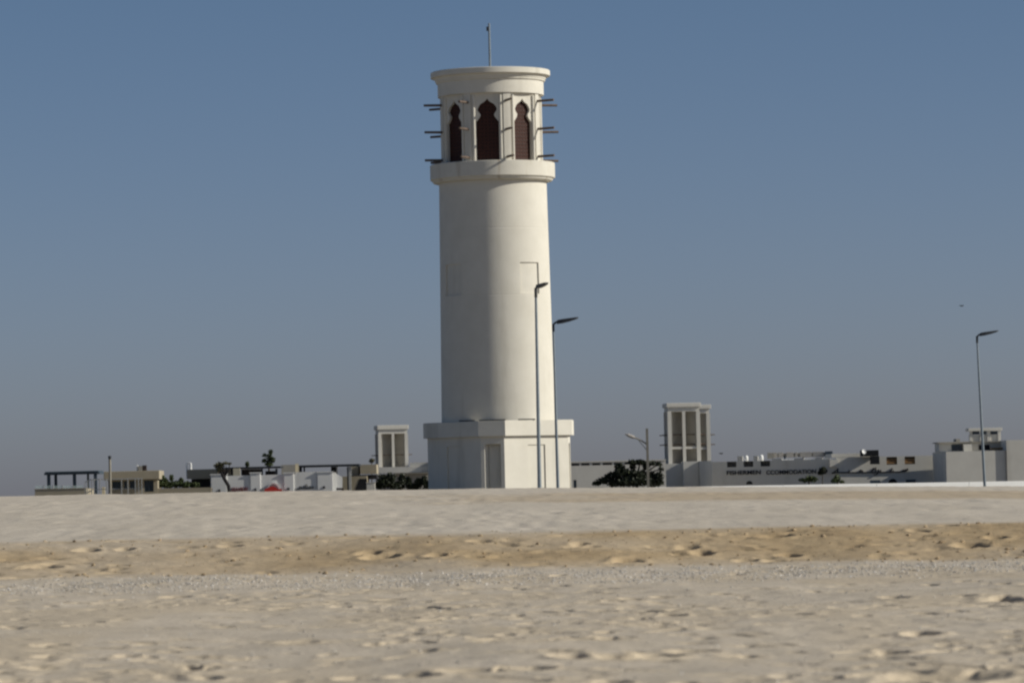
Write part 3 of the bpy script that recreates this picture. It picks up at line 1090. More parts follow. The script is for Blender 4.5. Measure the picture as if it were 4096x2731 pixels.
plant('young_tree', 'young tree with tufted branches rising above the dark canopy roof', 'tree', 1076, 372,
      [(1078, 1835, 14, 22), (1082, 1808, 9, 11), (1058, 1820, 9, 8), (1056, 1842, 10, 9), (1092, 1838, 9, 12), (1076, 1856, 18, 8)], 700, 0.11, LEAFG,
      trunk=([(1076, 1950), (1076, 1880), (1078, 1825)], [0.10, 0.08, 0.04]), seed=22)
plant('roof_plant', 'small green bush tip showing over the dark canopy roof', 'plant', 989, 374, [(989, 1858, 8, 13)], 160, 0.10, LEAFG,
      trunk=([(989, 1950), (989, 1880), (989, 1858)], [0.06, 0.05, 0.03]), seed=23)
plant('roof_plant', 'dry rounded bush at the foot of the left wind catcher', 'plant', 1486, 470, [(1487, 1842, 12, 9)], 160, 0.12, LEAFY,
      trunk=([(1487, 1950), (1487, 1880), (1487, 1845)], [0.06, 0.05, 0.03]), seed=24, limbs=False)
plant('palm_shrub', 'low leafy shrub in front of the dark lettering on the wall', 'shrub', 3232, 345, [(3215, 1920, 22, 9), (3250, 1916, 24, 12), (3235, 1910, 14, 9)], 420, 0.12, LEAFG, seed=25,
      trunk=([(3235, 1950), (3236, 1925), (3238, 1915)], [0.07, 0.06, 0.03]))
plant('palm_shrub', 'taller leafy shrub in front of the cursive sign on the wall', 'shrub', 3348, 345, [(3350, 1912, 14, 14), (3338, 1922, 16, 8), (3366, 1926, 10, 5)], 380, 0.12, LEAFG, seed=26,
      trunk=([(3350, 1950), (3350, 1925), (3350, 1912)], [0.07, 0.06, 0.03]))
plant('thin_tree', 'thin stemmed tuft hiding the gap between the two inscriptions', 'tree', 3290, 343, [(3292, 1879, 16, 14), (3282, 1890, 12, 10)], 260, 0.10, LEAFD, seed=27,
      trunk=([(3290, 1950), (3290, 1910), (3291, 1885)], [0.04, 0.035, 0.02]))
plant('hedge', 'clipped green hedge with loose tips behind the tan planter wall', 'hedge', 705, 352,
      [(640, 1936, 24, 14), (675, 1938, 28, 13), (710, 1936, 28, 14), (745, 1938, 28, 14), (780, 1940, 22, 12), (650, 1915, 16, 14), (686, 1910, 9, 14), (725, 1920, 10, 10), (662, 1925, 14, 10)], 2600, 0.11, LEAFG, seed=28)


# ------------------------------------------------------------------ left-hand buildings
# raised terrace with glass balustrade
T = Thing('raised_terrace', 'low tan terrace wall topped by clear glass at the far left', 'terrace', 240, 340, sy=1965)
T.box('wall', TAN, 139, 1955, 346, None, 0, 7)
T.box('coping', TAN, 137, 1952.5, 348, 1954.9, -0.04, 0.30)
me = None
for a, b in ((140, 174), (178, 210), (214, 248), (252, 290), (294, 330)):
    T.box('glass_panel', BGLASS, a, 1941, b, 1952.2, 0.10, 0.118)
for a in (176, 212, 250, 292):
    T.box('balustrade_post', RAILM, a - 1.3, 1939, a + 1.3, 1952.2, 0.08, 0.14)

T = Thing('pergola', 'blue grey steel pergola with a thin slatted roof on the far left terrace', 'pergola', 285, 342, sy=1960)
TZ = T.Z(285, 1953)
for a, b, y in ((187, 200, 0.2), (290, 303, 0.2), (374, 387, 0.2), (199, 210, 3.4), (331, 339, 3.4)):
    T.box('post', BLUEPAINT, a, 1894, b, 1957 if a < 340 else None, y, y + 0.24)
T.box('roof_frame', BLUEPAINT, 176, 1888.5, 397, 1896.5, 0.05, 3.9)
xa, xb, za, zb2 = T.rect(178, 1885, 395, 1888.3)
slat_me = None
for k in range(26):
    if slat_me is None:
        bm = bmesh.new(); bx(bm, -0.035, 0.035, -0.1, 4.05, za, zb2 + 0.03)
        s = T.part('slat', bm, BLUEPAINT); slat_me = s.data
    else:
        s = objm('slat', slat_me, None, T.o)
    s.location = (xa + (xb - xa) * (k + 0.5) / 26, 0, 0)

# railing with stair flight in front of the house
T = Thing('stair_railing', 'grey metal railing with a sloping stair flight before the left flat roofed house', 'railing', 460, 333, sy=1968)
for a in (366, 376, 398, 425, 486, 511, 541, 554, 567):
    T.box('baluster', RAILM, a - 1.9, 1915, a + 1.9, None, 0, 0.06)
for y0, y1 in ((1913, 1917), (1953, 1956)):
    T.box('rail', RAILM, 364, y0, 570, y1, 0.061, 0.11)
for (xA, yA, xB, yB) in ((338, 1928, 366, 1915), (338, 1972, 366, 1962)):
    bm = bmesh.new()
    tube(bm, [(T.X(xA), 0.085, T.Z(xA, yA)), (T.X(xB), 0.085, T.Z(xB, yB))], 0.04, 8)
    T.part('handrail', bm, RAILM)
for a, top in ((340, 1929), (350, 1924)):
    T.box('baluster', RAILM, a - 1.5, top, a + 1.5, None, 0, 0.06)

# flat-roofed house
T = Thing('flat_roofed_house', 'tan flat roofed house with blue windows and a deep roof band at left', 'house', 530, 348, yaw=R(1.5), sy=1960)
T.box('roof', TAN, 415, 1883, 637, 1918, 0, 7.0, bevel=0.03)
x0, x1, z0, z1 = T.rect(430, 1918.2, 628, None)
holes = []
win = ((447, 488, 1925, 1957), (493, 509, 1923, 1955), (516, 541, 1922, 1955), (574, 612, 1920, 1966))
for a, b, c, d in win:
    h = T.rect(a, c, b, d)
    holes.append((h[0], h[1], max(h[2], 0.05), h[3]))
bm = bmesh.new()
wall_openings(bm, x0, x1, z0, z1, 0.9, 1.15, holes)
wl = T.part('wall', bm, TAN)
for h in holes:
    bm = bmesh.new(); bx(bm, h[0], h[1], 1.02, 1.05, h[2], h[3])
    w = T.part('window', bm, GLASS, wl)
    bm = bmesh.new()
    for u in (h[0], 0.5 * (h[0] + h[1]) - 0.03, h[1] - 0.06):
        bx(bm, u, u + 0.06, 0.96, 1.018, h[2], h[3])
    w2 = obj('window_frame', bm, BLUEPAINT, wl)
T.box('rear_wall', TAN, 432, 1918.4, 626, None, 1.16, 6.5)
T.box('pillar', CREAM, 412, 1947, 424, None, -1.2, -0.9)

T = Thing('rooftop_unit', 'small boxy plant unit with a white panel on the left house roof', 'rooftop unit', 563, 350, sy=1885)
zr = W(563, 1882.5, 350).z - T.z0
T.o.location.z = T.z0 + zr
T.z0 += zr
T.box('cabinet', GREYB, 551, 1863, 566, 1882.6, 0.3, 1.0)
T.box('tank', DARKBROWN, 568, 1860, 583, 1882.6, 0.4, 1.1)
T.box('side_panel', TANK, 544, 1859, 549, 1882.6, 0.5, 0.9)

T = Thing('planter_wall', 'low tan planter wall under the clipped hedge', 'planter', 710, 349, sy=1965)
T.box('wall', TAN, 620, 1951, 845, None, 0, 0.3)
T.box('soil_bed', DARKBROWN, 621, 1953, 844, None, 0.301, 1.6)

# block with vent pipes behind the kiosk
T = Thing('flat_roofed_block', 'dark tan flat roofed block with two pale vent pipes left of the kiosk', 'building', 800, 366, yaw=R(-9), sy=1950)
T.box('roof', TAN, 748, 1876, 872, 1914, 0, 6)
T.box('wall', DARKVOID, 756, 1914.3, 870, None, 0.8, 5.5)
for a, b, y0, y1 in ((740.5, 747, 1853, 1890), (756, 764, 1850, 1876)):
    xx = T.X(0.5 * (a + b)); rr = 0.5 * (T.X(b) - T.X(a))
    bm = bmesh.new()
    zt_ = T.Z(0.5 * (a + b), y0)
    tube(bm, [(xx, 0.3, T.Z(a, 1914)), (xx, 0.3, zt_ - rr), (xx, 0.3, zt_)], [rr * 0.9, rr, rr * 0.5], 10)
    T.part('vent_pipe', bm, TANK)
bm = bmesh.new()
tube(bm, [(T.X(744), 0.3, T.Z(744, 1856)), (T.X(750), 0.3, T.Z(750, 1850)), (T.X(760), 0.3, T.Z(760, 1852))], 0.05, 8)
T.part('pipe_elbow', bm, TANK)

# canopy with dark roof
T = Thing('dark_canopy', 'thin dark roofed canopy with cream and brown wall panels above the kiosk', 'canopy', 1000, 362, sy=1950)
T.box('roof', BLACKROOF, 872, 1866.5, 1122, 1873.5, 0, 4.5)
for a, b, y in ((924, 932, 0.3), (1044, 1051, 0.3), (1101, 1110, 0.3), (876, 882, 0.3)):
    T.box('post', BLACKROOF, a, 1873.7, b, None, y, y + 0.2)
T.box('wall_panel', TAN, 884, 1874, 923, None, 0.8, 0.95)
T.box('wall_panel', CREAM, 934, 1872.2, 962, None, -0.3, -0.1, label='bright cream wall panel')
T.box('wall_panel', DARKBROWN, 963, 1876, 1042, None, 0.8, 0.95, label='dark brown wall panel')
T.box('eave_strip', TAN, 964, 1873.9, 1040, 1875.6, 0.25, 0.4)
T.box('wall_panel', DARKVOID, 1052, 1882, 1100, None, 3.6, 3.8, label='dark wall panel')

# white kiosk row
T = Thing('kiosk', 'long white kiosk with four pilasters, red dome and small red lettering', 'kiosk', 1090, 352, yaw=R(2.0), sy=1965)
x0, x1, z0, z1 = T.rect(846, 1898, 1330, None)
bm = bmesh.new()
bx(bm, x0, x1, 0.0, 5.5, z0, z1)
T.part('wall', bm, KIOSKW)
T.box('parapet', KIOSKW, 1182, 1886.5, 1270, 1897, 0.003, 0.3)
for a, b, top in ((843, 909, 1894.5), (1000, 1043, 1888), (1134, 1176, 1888.5), (1268, 1332, 1885)):
    px_ = T.box('pilaster', KIOSKW, a, top + 4.5, b, None, -0.09, 0.35, bevel=0.06)
    T.box('cap', KIOSKW, a - 2, top, b + 2, top + 4.3, -0.15, 0.42, parent=px_)
# gable end with a sloping top on the sunny side
bm = bmesh.new()
xe = T.X(1332.5)
zz0, zz1 = T.Z(1332, 1889), T.Z(1368, 1912)
zlow = T.Z(1350, 1949)
pts = [(0.36, -0.1), (0.36, zz0), (5.6, zz1), (5.6, zlow), (3.0, zlow), (3.0, -0.1)]
va = [bm.verts.new((xe, y, z)) for y, z in pts]
vb = [bm.verts.new((xe + 0.2, y, z)) for y, z in pts]
bm.faces.new(va); bm.faces.new(vb[::-1])
for i in range(6):
    bm.faces.new((va[i], vb[i], vb[(i + 1) % 6], va[(i + 1) % 6]))
T.part('gable_wall', bm, KIOSKW)
bm = bmesh.new()
prism(bm, [(T.X(1336), T.Z(1336, 1889)), (T.X(1369), T.Z(1369, 1907)), (T.X(1368), T.Z(1368, 1950)), (T.X(1336), T.Z(1336, 1950))], 0.45, 0.65)
wing = T.part('side_wing', bm, KIOSKW)
wing.location = (0.0, 0, 0)
wing.rotation_euler = (0, 0, 0)
T.box('side_opening', DARKBROWN, 1340, 1951, 1374, None, 0.46, 0.9)
T.box('side_plinth', KIOSKW, 1334, 1959, 1366, None, 0.2, 0.44)
# small wall lamps and their conduit
for sx, sy in ((877, 1961), (1021, 1957), (1153, 1954), (1295, 1948)):
    bm = bmesh.new()
    cx, cz = T.X(sx), T.Z(sx, sy)
    tube(bm, [(cx, -0.13, cz), (cx, -0.30, cz + 0.02), (cx, -0.34, cz - 0.05)], [0.06, 0.09, 0.05], 8)
    bx(bm, cx - 0.08, cx + 0.08, -0.13, -0.093, cz - 0.10, cz + 0.08)
    T.part('wall_lamp', bm, LETTERD)
for a, b, sy in ((882, 925, 1960), (1026, 1060, 1957), (1157, 1186, 1953.6), (1256, 1290, 1949)):
    bm = bmesh.new()
    tube(bm, [(T.X(a), -0.03, T.Z(a, sy)), (T.X(b), -0.03, T.Z(b, sy))], 0.02, 6)
    T.part('conduit', bm, GREYB)


def lettering(th, text, sx0, sy0, sx1, sy1, y, m, depth=0.06, name='lettering'):
    cu = bpy.data.curves.new('text', 'FONT')
    cu.body = text
    cu.extrude = depth / 2
    cu.offset = 0.018
    to = bpy.data.objects.new('text', cu)
    COL.objects.link(to)
    dg = bpy.context.evaluated_depsgraph_get()
    me = bpy.data.meshes.new_from_object(to.evaluated_get(dg))
    bpy.data.objects.remove(to)
    co = np.array([v.co[:] for v in me.vertices])
    lo, hi = co.min(0), co.max(0)
    x0, x1, z0, z1 = th.rect(sx0, sy0, sx1, sy1)
    out = np.empty_like(co)
    out[:, 0] = x0 + (co[:, 0] - lo[0]) / (hi[0] - lo[0]) * (x1 - x0)
    out[:, 2] = z0 + (co[:, 1] - lo[1]) / (hi[1] - lo[1]) * (z1 - z0)
    out[:, 1] = y - co[:, 2]
    me.vertices.foreach_set('co', out.ravel())
    me.materials.clear()
    return objm(name, me, m, th.o)


lettering(T, 'SEAVIEW', 926, 1948, 992, 1963.5, -0.05, LETTERR)


def strokes(th, name, lines, y, m, thick, org, sc):
    """flat-topped strokes drawn from polylines in zoomed picture coordinates, extruded off the wall"""
    bm = bmesh.new()
    for ln, wd in lines:
        for (xa_, ya_), (xb_, yb_) in zip(ln[:-1], ln[1:]):
            a = Vector((th.X(org[0] + xa_ / sc), th.Z(org[0] + xa_ / sc, org[1] + ya_ / sc)))
            b = Vector((th.X(org[0] + xb_ / sc), th.Z(org[0] + xb_ / sc, org[1] + yb_ / sc)))
            t = (b - a)
            if t.length < 1e-4: continue
            t.normalize()
            n = Vector((-t.y, t.x)) * (wd / sc * th.d / F * 0.5)
            e = t * (wd / sc * th.d / F * 0.3)
            q = [a - e + n, b + e + n, b + e - n, a - e - n]
            jit = random.uniform(0, 0.006)
            prism(bm, [(p.x, p.y) for p in q], y - thick - jit, y + 0.005)
    return th.part(name, bm, m)


strokes(T, 'cursive_lettering', [
    ([(1470, 660), (1520, 645), (1600, 648), (1690, 638)], 12), ([(1500, 650), (1495, 630), (1520, 622), (1530, 645)], 9),
    ([(1555, 645), (1560, 615)], 9), ([(1580, 645), (1582, 600)], 9), ([(1600, 645), (1606, 606)], 9), ([(1628, 645), (1630, 622), (1650, 620), (1655, 642)], 9),
    ([(1675, 640), (1682, 620)], 9), ([(1590, 596), (1598, 592)], 8)], -0.02, LETTERD, 0.05, (750, 1760), 3.36)
# arched niche with the red dome inside
bm = bmesh.new()
cx = T.X(1092); cz = T.Z(1092, 1964)
ro = T.X(1092 + 23) - cx
m_ = 20
hi_ = T.Z(1092, 1932) - cz
vo = [(cx + ro * 1.16 * math.cos(math.pi * q / m_), cz + hi_ * 1.10 * math.sin(math.pi * q / m_)) for q in range(m_ + 1)]
vi = [(cx + ro * 0.95 * math.cos(math.pi * q / m_), cz + hi_ * 0.92 * math.sin(math.pi * q / m_)) for q in range(m_ + 1)]
for q in range(m_):
    prism(bm, [vo[q], vo[q + 1], vi[q + 1], vi[q]], -0.20, 0.02)
T.part('arch_surround', bm, KIOSKW)
bm = bmesh.new()
ol = [(1057, 1966), (1057, 1957), (1064, 1953), (1073, 1949), (1081, 1945), (1088, 1943.5), (1096, 1945), (1103, 1950), (1110, 1955), (1117, 1955), (1121, 1953.5), (1126, 1955), (1127, 1966)]
prism(bm, [(T.X(a), T.Z(a, b)) for a, b in ol], -0.55, -0.25)
T.part('red_dome', bm, RED)

# grey block with a sunlit cream end, above the kiosk
T = Thing('stair_block', 'small grey block with a sunlit cream end above the kiosk roof', 'building', 1155, 372, yaw=R(3), sy=1950)
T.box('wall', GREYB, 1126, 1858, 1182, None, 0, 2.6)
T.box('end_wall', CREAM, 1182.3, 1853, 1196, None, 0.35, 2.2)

# long pergola
T = Thing('long_pergola', 'long dark blue pergola with slim posts between kiosk and wind catcher', 'pergola', 1310, 378, sy=1950)
T.box('roof', BLACKROOF, 1192, 1857.5, 1436, 1866, 0, 4)
for a, b, y in ((1193, 1207, 0.3), (1214, 1220, 0.3), (1318, 1344, 3.0), (1388, 1394, 0.2), (1346, 1351, 0.2)):
    T.box('post', BLACKROOF if a != 1346 else RAILM, a, 1866.3, b, 1890 if a in (1193, 1318) else None, y, y + 0.2)
T.box('post', RAILM, 1395, 1866.3, 1404, None, 0.2, 0.5, label='pale post')
T.box('low_wall', WHITE, 1190, 1888, 1345, None, 1.2, 1.5)
for k in range(5):
    T.box('louvre', RAILM, 1352, 1873 + k * 6.5, 1388, 1874.4 + k * 6.5, 0.6, 0.66)

# terrace house behind with tan walls
T = Thing('terrace_house', 'tan two level house in shade below the left wind catcher', 'house', 1440, 384, sy=1950)
T.box('upper_wall', TAN, 1404, 1860, 1433, 1898, 0.6, 5)
T.box('upper_wall', TAN, 1441, 1857, 1506, 1894, 0, 5)
T.box('window_band', DARKVOID, 1404, 1898.3, 1506, 1916, 0.62, 4.8)
T.box('lower_wall', TAN, 1366, 1904, 1470, None, -1.5, 4.5)
bm = bmesh.new()
prism(bm, [(T.X(1384), -0.1), (T.X(1470), -0.1), (T.X(1470), T.Z(1470, 1914)), (T.X(1440), T.Z(1440, 1914))], -1.52, -1.503)
T.part('painted_shadow', bm, DARKVOID)  # thin dark sheet painting the slanting cast shadow on the lower wall

T = Thing('cabinet', 'white utility cabinet beside the dark shrubs left of the tower', 'cabinet', 1483, 375, sy=1960)
T.box('body', WHITE, 1466, 1930, 1500, None, 0, 0.6, bevel=0.02)
T.box('lid', WHITE, 1464, 1928, 1502, 1929.8, -0.04, 0.64)


# ------------------------------------------------------------------ wind catchers
def wind_catcher(label, sx0, sx1, sy_top, sy_bot, d, yaw, poles, bar=None, sy_ext=None):
    cx = 0.5 * (sx0 + sx1)
    p = W(cx, 1900, d)
    k = d / F
    w = (sx1 - sx0) * k / (math.cos(yaw) + abs(math.sin(yaw)))
    zb = W(cx, sy_ext or sy_bot, d).z
    o = empty('wind_catcher', (p.x + (W(cx, 0.5 * (sy_top + sy_bot), d).x - p.x), d + w * 0.5, zb), yaw)
    tag(o, label, 'wind tower', 'wind catchers on the flat roofs')

    def z(sy): return W(cx, sy, d).z - zb
    h = w / 2
    zt, zs = z(sy_top), z(sy_top + 17)
    bm = bmesh.new()
    bx(bm, -h - 0.10, h + 0.10, -h - 0.10, h + 0.10, zs, zt, 0.05)
    obj('roof_slab', bm, WHITE, o)
    bm = bmesh.new()
    bx(bm, -h + 0.06, h - 0.06, -h + 0.06, h - 0.06, z(sy_top + 34), zs - 0.003)
    obj('fascia', bm, WHITE, o)
    zf = z(sy_top + 34) - 0.003
    pw = 0.36
    ps = 0.40
    for a in (-1, 1):
        for b in (-1, 1):
            bm = bmesh.new()
            x0 = a * h if a < 0 else h - pw
            y0 = b * h if b < 0 else h - pw
            bx(bm, x0, x0 + pw, y0, y0 + pw, -0.02, zf)
            obj('pier', bm, WHITE, o)
    for a, b in ((0, -1), (0, 1), (-1, 0), (1, 0)):
        bm = bmesh.new()
        if a == 0:
            y0 = b * h + (0.05 if b < 0 else -0.05 - 0.3)
            bx(bm, -0.14, 0.14, y0, y0 + 0.3, -0.02, zf)
        else:
            x0 = a * h + (0.05 if a < 0 else -0.05 - 0.3)
            bx(bm, x0, x0 + 0.3, -0.14, 0.14, -0.02, zf)
        obj('mullion', bm, WHITE, o)
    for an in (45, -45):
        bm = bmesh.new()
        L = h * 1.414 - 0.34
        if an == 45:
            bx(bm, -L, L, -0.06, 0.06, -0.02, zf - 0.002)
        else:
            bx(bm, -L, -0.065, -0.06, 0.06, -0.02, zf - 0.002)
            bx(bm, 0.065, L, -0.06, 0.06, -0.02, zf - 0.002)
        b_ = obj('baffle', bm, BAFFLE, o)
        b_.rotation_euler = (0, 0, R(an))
    if bar:
        bm = bmesh.new()
        zb0, zb1 = z(bar + 9), z(bar)
        e = 0.04
        bx(bm, -h + pw + e - e, -0.142, -h + 0.09, -h + 0.30, zb0, zb1)
        bx(bm, 0.142, h - pw, -h + 0.09, -h + 0.30, zb0, zb1)
        bx(bm, h - 0.30, h - 0.09, -h + pw, -0.142, zb0, zb1)
        bx(bm, h - 0.30, h - 0.09, 0.142, h - pw, zb0, zb1)
        obj('cross_rail', bm, WHITE, o)
    for sy in poles:
        for y in (-h + 0.42, h - 0.42):
            bm = bmesh.new()
            tube(bm, [(-h - 0.48, y, z(sy)), (h + 0.48, y, z(sy) + 0.02)], 0.045, 8)
            obj('pole', bm, WOOD, o)
    return o


wind_catcher('taller white wind catcher of two bays rising over the right hand roofs', 2660, 2802, 1611, 1843, 419, R(5), (1738, 1777), bar=1786, sy_ext=1895)
wind_catcher('wind catcher mostly hidden behind the taller one, showing one bright pier at its right', 2704, 2842, 1619, 1843, 432, R(5), (1740, 1779), bar=1789, sy_ext=1895)
wind_catcher('squatter white wind catcher on the white roof left of the tower', 1497, 1632, 1700, 1860, 505, R(8), (1819,), sy_ext=1868)

T = Thing('white_house', 'white flat house under the left wind catcher beside the tower', 'house', 1610, 500, sy=1950)
T.box('wall', WHITE, 1504, 1866, 1712, 1889.5, 0, 9)
T.box('parapet', WHITE, 1640, 1849, 1712, 1865.7, 0.1, 6)
T.box('end_pier', WHITE, 1712.3, 1846, 1722, 1892, -0.3, 3.0)
T.box('canopy_edge', GREYB, 1580, 1890, 1720, 1893, -0.6, 2)
T.box('lower_wall', GREYB, 1520, 1893.3, 1722, None, 0.4, 8)
T.box('corner_pier', WHITE, 1504, 1889.8, 1519, None, 0, 2)

# ------------------------------------------------------------------ right-hand buildings
T = Thing('long_low_building', 'long pale building with a dark strip of windows behind the tree', 'building', 2460, 402, yaw=R(1.5), sy=1930)
x0, x1, z0, z1 = T.rect(2230, 1846, 2664, None)
holes = []
for a, b in ((2286, 2317), (2325, 2358), (2369, 2401), (2411, 2448), (2456, 2490), (2498, 2532)):
    h = T.rect(a, 1853 - (a - 2286) * 0.024, b, 1862 - (a - 2286) * 0.024)
    holes.append((h[0], h[1], h[2], h[3]))
dh = T.rect(2294, 1919, 2306, None)
zA = min(h[2] for h in holes); zB = max(h[3] for h in holes)
holes = [(h[0], h[1], zA, zB) for h in holes]
bm = bmesh.new()
wall_openings(bm, x0, x1, z0, z1, 0, 0.3, holes + [(dh[0], dh[1], 0.0, dh[3])])
wl = T.part('wall', bm, WHITE)
for h in holes:
    bm = bmesh.new(); bx(bm, h[0], h[1], 0.2, 0.24, h[2], h[3])
    T.part('window', bm, DARKVOID, wl)
bm = bmesh.new(); bx(bm, dh[0], dh[1], 0.1, 0.15, 0.0, dh[3])
T.part('door', bm, BLUEPAINT, wl)
bm = bmesh.new(); bx(bm, x0, x1, 0.301, 9, z0, z1 - 0.15)
T.part('roof', bm, WHITE)
bm = bmesh.new(); bx(bm, x0 - 0.05, x1 + 0.05, -0.08, 0.32, z1 + 0.003, z1 + 0.10)
T.part('coping', bm, WHITE)

# lettered building: shaded wing on the left
T = Thing('lettered_building', 'long white crenellated building carrying dark lettering under roof tanks', 'building', 3050, 413, yaw=R(-9.0), sy=1925)
x0, x1, z0, z1 = T.rect(2850, 1842, 3345, None)
zt = T.Z(3090, 1841)
hw = []
for a, b, c, d in ((2909, 2946, 1845, 1868), (2975, 3013, 1844, 1866), (3042, 3080, 1842, 1865)):
    h = T.rect(a, c, b, d)
    hw.append(h)
zA = hw[1][2]; zB = hw[1][3]
bm = bmesh.new()
wall_openings(bm, x0, x1, z0, zt, 0, 0.35, [(h[0], h[1], zA, zB) for h in hw])
wl = T.part('wall', bm, WHITE)
for h in hw:
    bm = bmesh.new(); bx(bm, h[0], h[1], 0.29, 0.33, zA, zB)
    T.part('window', bm, DARKVOID, wl)
    bm = bmesh.new()
    for q in (0.25, 0.5, 0.75):
        bx(bm, h[0], h[1], 0.2, 0.24, zA + (zB - zA) * q - 0.012, zA + (zB - zA) * q + 0.012)
    T.part('window_bars', bm, GREYB, wl)
for a, b, top in ((2950, 2971, 1824), (3014, 3032, 1823), (3088, 3128, 1833), (3175, 3215, 1832), (3258, 3288, 1829)):
    xa, xb, _, zc = T.rect(a, top, b, 1842)
    bm = bmesh.new(); bx(bm, xa, xb, 0.003, 0.34, zt + 0.002, max(zc, zt + 0.06))
    T.part('merlon', bm, WHITE)
bm = bmesh.new(); bx(bm, x0 + 0.1, x1 - 0.1, 0.351, 10, z0, zt - 0.35)
T.part('roof', bm, WHITE)
lettering(T, 'FISHERMEN', 2908, 1880.5, 3043, 1897.5, -0.04, LETTERD, 0.08)
lettering(T, 'CCOMMODATION', 3065, 1878, 3262, 1895.5, -0.04, LETTERD, 0.08)
bm = bmesh.new()
cx, cz = T.X(2997), T.Z(2997, 1936)
rr = T.X(3010) - cx
prism(bm, [(cx + rr * math.cos(math.pi * q / 14), cz + rr * 1.02 * math.sin(math.pi * q / 14)) for q in range(15)], -0.012, -0.002)
T.part('arch_window', bm, DARKVOID)
# lower blocks left of it, stepping towards the camera, at the foot of the wind catcher
T = Thing('stepped_wing', 'blue shaded stepped wing at the foot of the taller wind catcher', 'building', 2760, 412, yaw=R(2), sy=1930)
T.box('wall', WHITE, 2640, 1852, 2748, None, 5.9, 14)
T.box('wall', WHITE, 2748.3, 1843, 2811, None, 4.5, 14)
bm = bmesh.new()
xa, xb, _, zt_ = T.rect(2811.5, 1842, 2855, None)
pl = [(xa, 4.4), (xb, 1.9), (xb, 13), (xa, 13)]
va = [bm.verts.new((x, y, -0.1)) for x, y in pl]; vb = [bm.verts.new((x, y, zt_)) for x, y in pl]
bm.faces.new(va[::-1]); bm.faces.new(vb)
for i in range(4): bm.faces.new((va[i], va[(i + 1) % 4], vb[(i + 1) % 4], vb[i]))
T.part('corner_wall', bm, WHITE)
bm = bmesh.new()
tube(bm, [(T.X(2806), 4.42, -0.1), (T.X(2806), 4.42, T.Z(2806, 1846))], 0.06, 8)
T.part('drain_pipe', bm, WHITE)

for sx, y0, y1, r, lab in ((2985.5, 1820, 1843, 7.5, 'taller white water tank on the crenellated roof'), (3045.5, 1817, 1842, 8.5, 'rounder white water tank on the crenellated roof beside the roof duct')):
    T = Thing('water_tank', lab, 'water tank', sx, 416, group='white tanks on the roof', sy=1842)
    zr = W(sx, y1 + 4, 416).z
    T.o.location.z = zr
    k = 416 / F
    hgt = (y1 + 4 - y0) * k
    bm = bmesh.new()
    lathe(bm, [(0.01, 0), (r * k, 0), (r * k, hgt * 0.72), (r * k * 0.85, hgt * 0.86), (r * k * 0.4, hgt * 0.95), (0.01, hgt * 0.96)], 20)
    T.part('body', bm, TANK, smooth=True)
    bm = bmesh.new()
    lathe(bm, [(0.01, hgt * 0.955), (r * k * 0.35, hgt * 0.955), (r * k * 0.33, hgt), (0.01, hgt)], 14)
    T.part('lid', bm, TANK)

# roof plant on the lettered building
T = Thing('roof_duct', 'long beige air duct with dark gaps on the lettered building roof', 'roof duct', 3200, 419, yaw=R(-3), sy=1835)
zr = W(3200, 1840, 419).z
T.o.location.z = zr; T.z0 = zr
for a, b in ((3094, 3110), (3113, 3132), (3146, 3174), (3180, 3190), (3200, 3246), (3251, 3295)):
    T.box('duct_section', BEIGEU, a, 1809 - (a - 3090) * 0.02, b, 1830 - (a - 3090) * 0.02, 0, 1.2, bevel=0.02)
T.box('duct_spine', GREYB, 3072, 1811, 3330, 1826, 0.3, 1.0)
T.box('fan_box', GREYB, 3070, 1810, 3093, 1834, -0.2, 1.4)
T.box('fan_box', BLUEPAINT, 3300, 1804, 3330, 1828, -0.2, 1.4)
for a in (3136, 3210, 3287):
    T.box('leg', BLUEPAINT, a, 1826, a + 7, 1842, 0.1, 0.3)
bm = bmesh.new()
bx(bm, T.X(3090), T.X(3320), -0.1, 1.3, -0.25, T.Z(3200, 1834))
T.part('plinth', bm, TANK)

# lettered building: sunlit right wall
T = Thing('cursive_sign_building', 'pale wall with a long dark cursive sign and slatted roof openings', 'building', 3530, 412, yaw=R(2.5), sy=1925)
x0, x1, z0, z1 = T.rect(3345, 1825, 3742, None)
hw = [T.rect(3546, 1833, 3589, 1857), T.rect(3619, 1829, 3661, 1856)]
zA = 0.5 * (hw[0][2] + hw[1][2]); zB = z1 - 0.06
bm = bmesh.new()
wall_openings(bm, x0, x1, z0, z1, 0, 0.35, [(h[0], h[1], zA, zB) for h in hw])
wl = T.part('wall', bm, WHITE)
for h in hw:
    for q in range(3):
        bm = bmesh.new()
        zc = zA + (zB - zA) * (0.12 + 0.24 * q)
        bx(bm, h[0], h[1], 0.05 + 0.07 * q, 0.11 + 0.07 * q, zc, zc + (zB - zA) * 0.17)
        T.part('slat', bm, SLATW, wl)
    bm = bmesh.new(); bx(bm, h[0], h[1], 0.31, 0.345, zA, zB)
    T.part('window', bm, DARKBROWN, wl)
T.box('upper_wall', WHITE, 3330, 1812, 3520, 1826, 0.9, 6)
T.box('step_block', WHITE, 3318, 1838, 3352, 1866, -0.18, 0.3)
bm = bmesh.new(); bx(bm, x0 + 0.2, x1, 0.351, 9, z0, z1 - 0.4)
T.part('roof', bm, WHITE)
bm = bmesh.new()
cx, cz = T.X(3570), T.Z(3570, 1932)
rr = T.X(3588) - cx
prism(bm, [(cx + rr * math.cos(math.pi * q / 16), cz + rr * math.sin(math.pi * q / 16)) for q in range(17)], -0.012, -0.002)
T.part('arch_window', bm, DARKVOID)
T.box('window', BLUEPAINT, 3482, 1919.5, 3521, None, -0.012, -0.002)
T.box('window', BLUEPAINT, 3624, 1917, 3664, None, -0.012, -0.002)
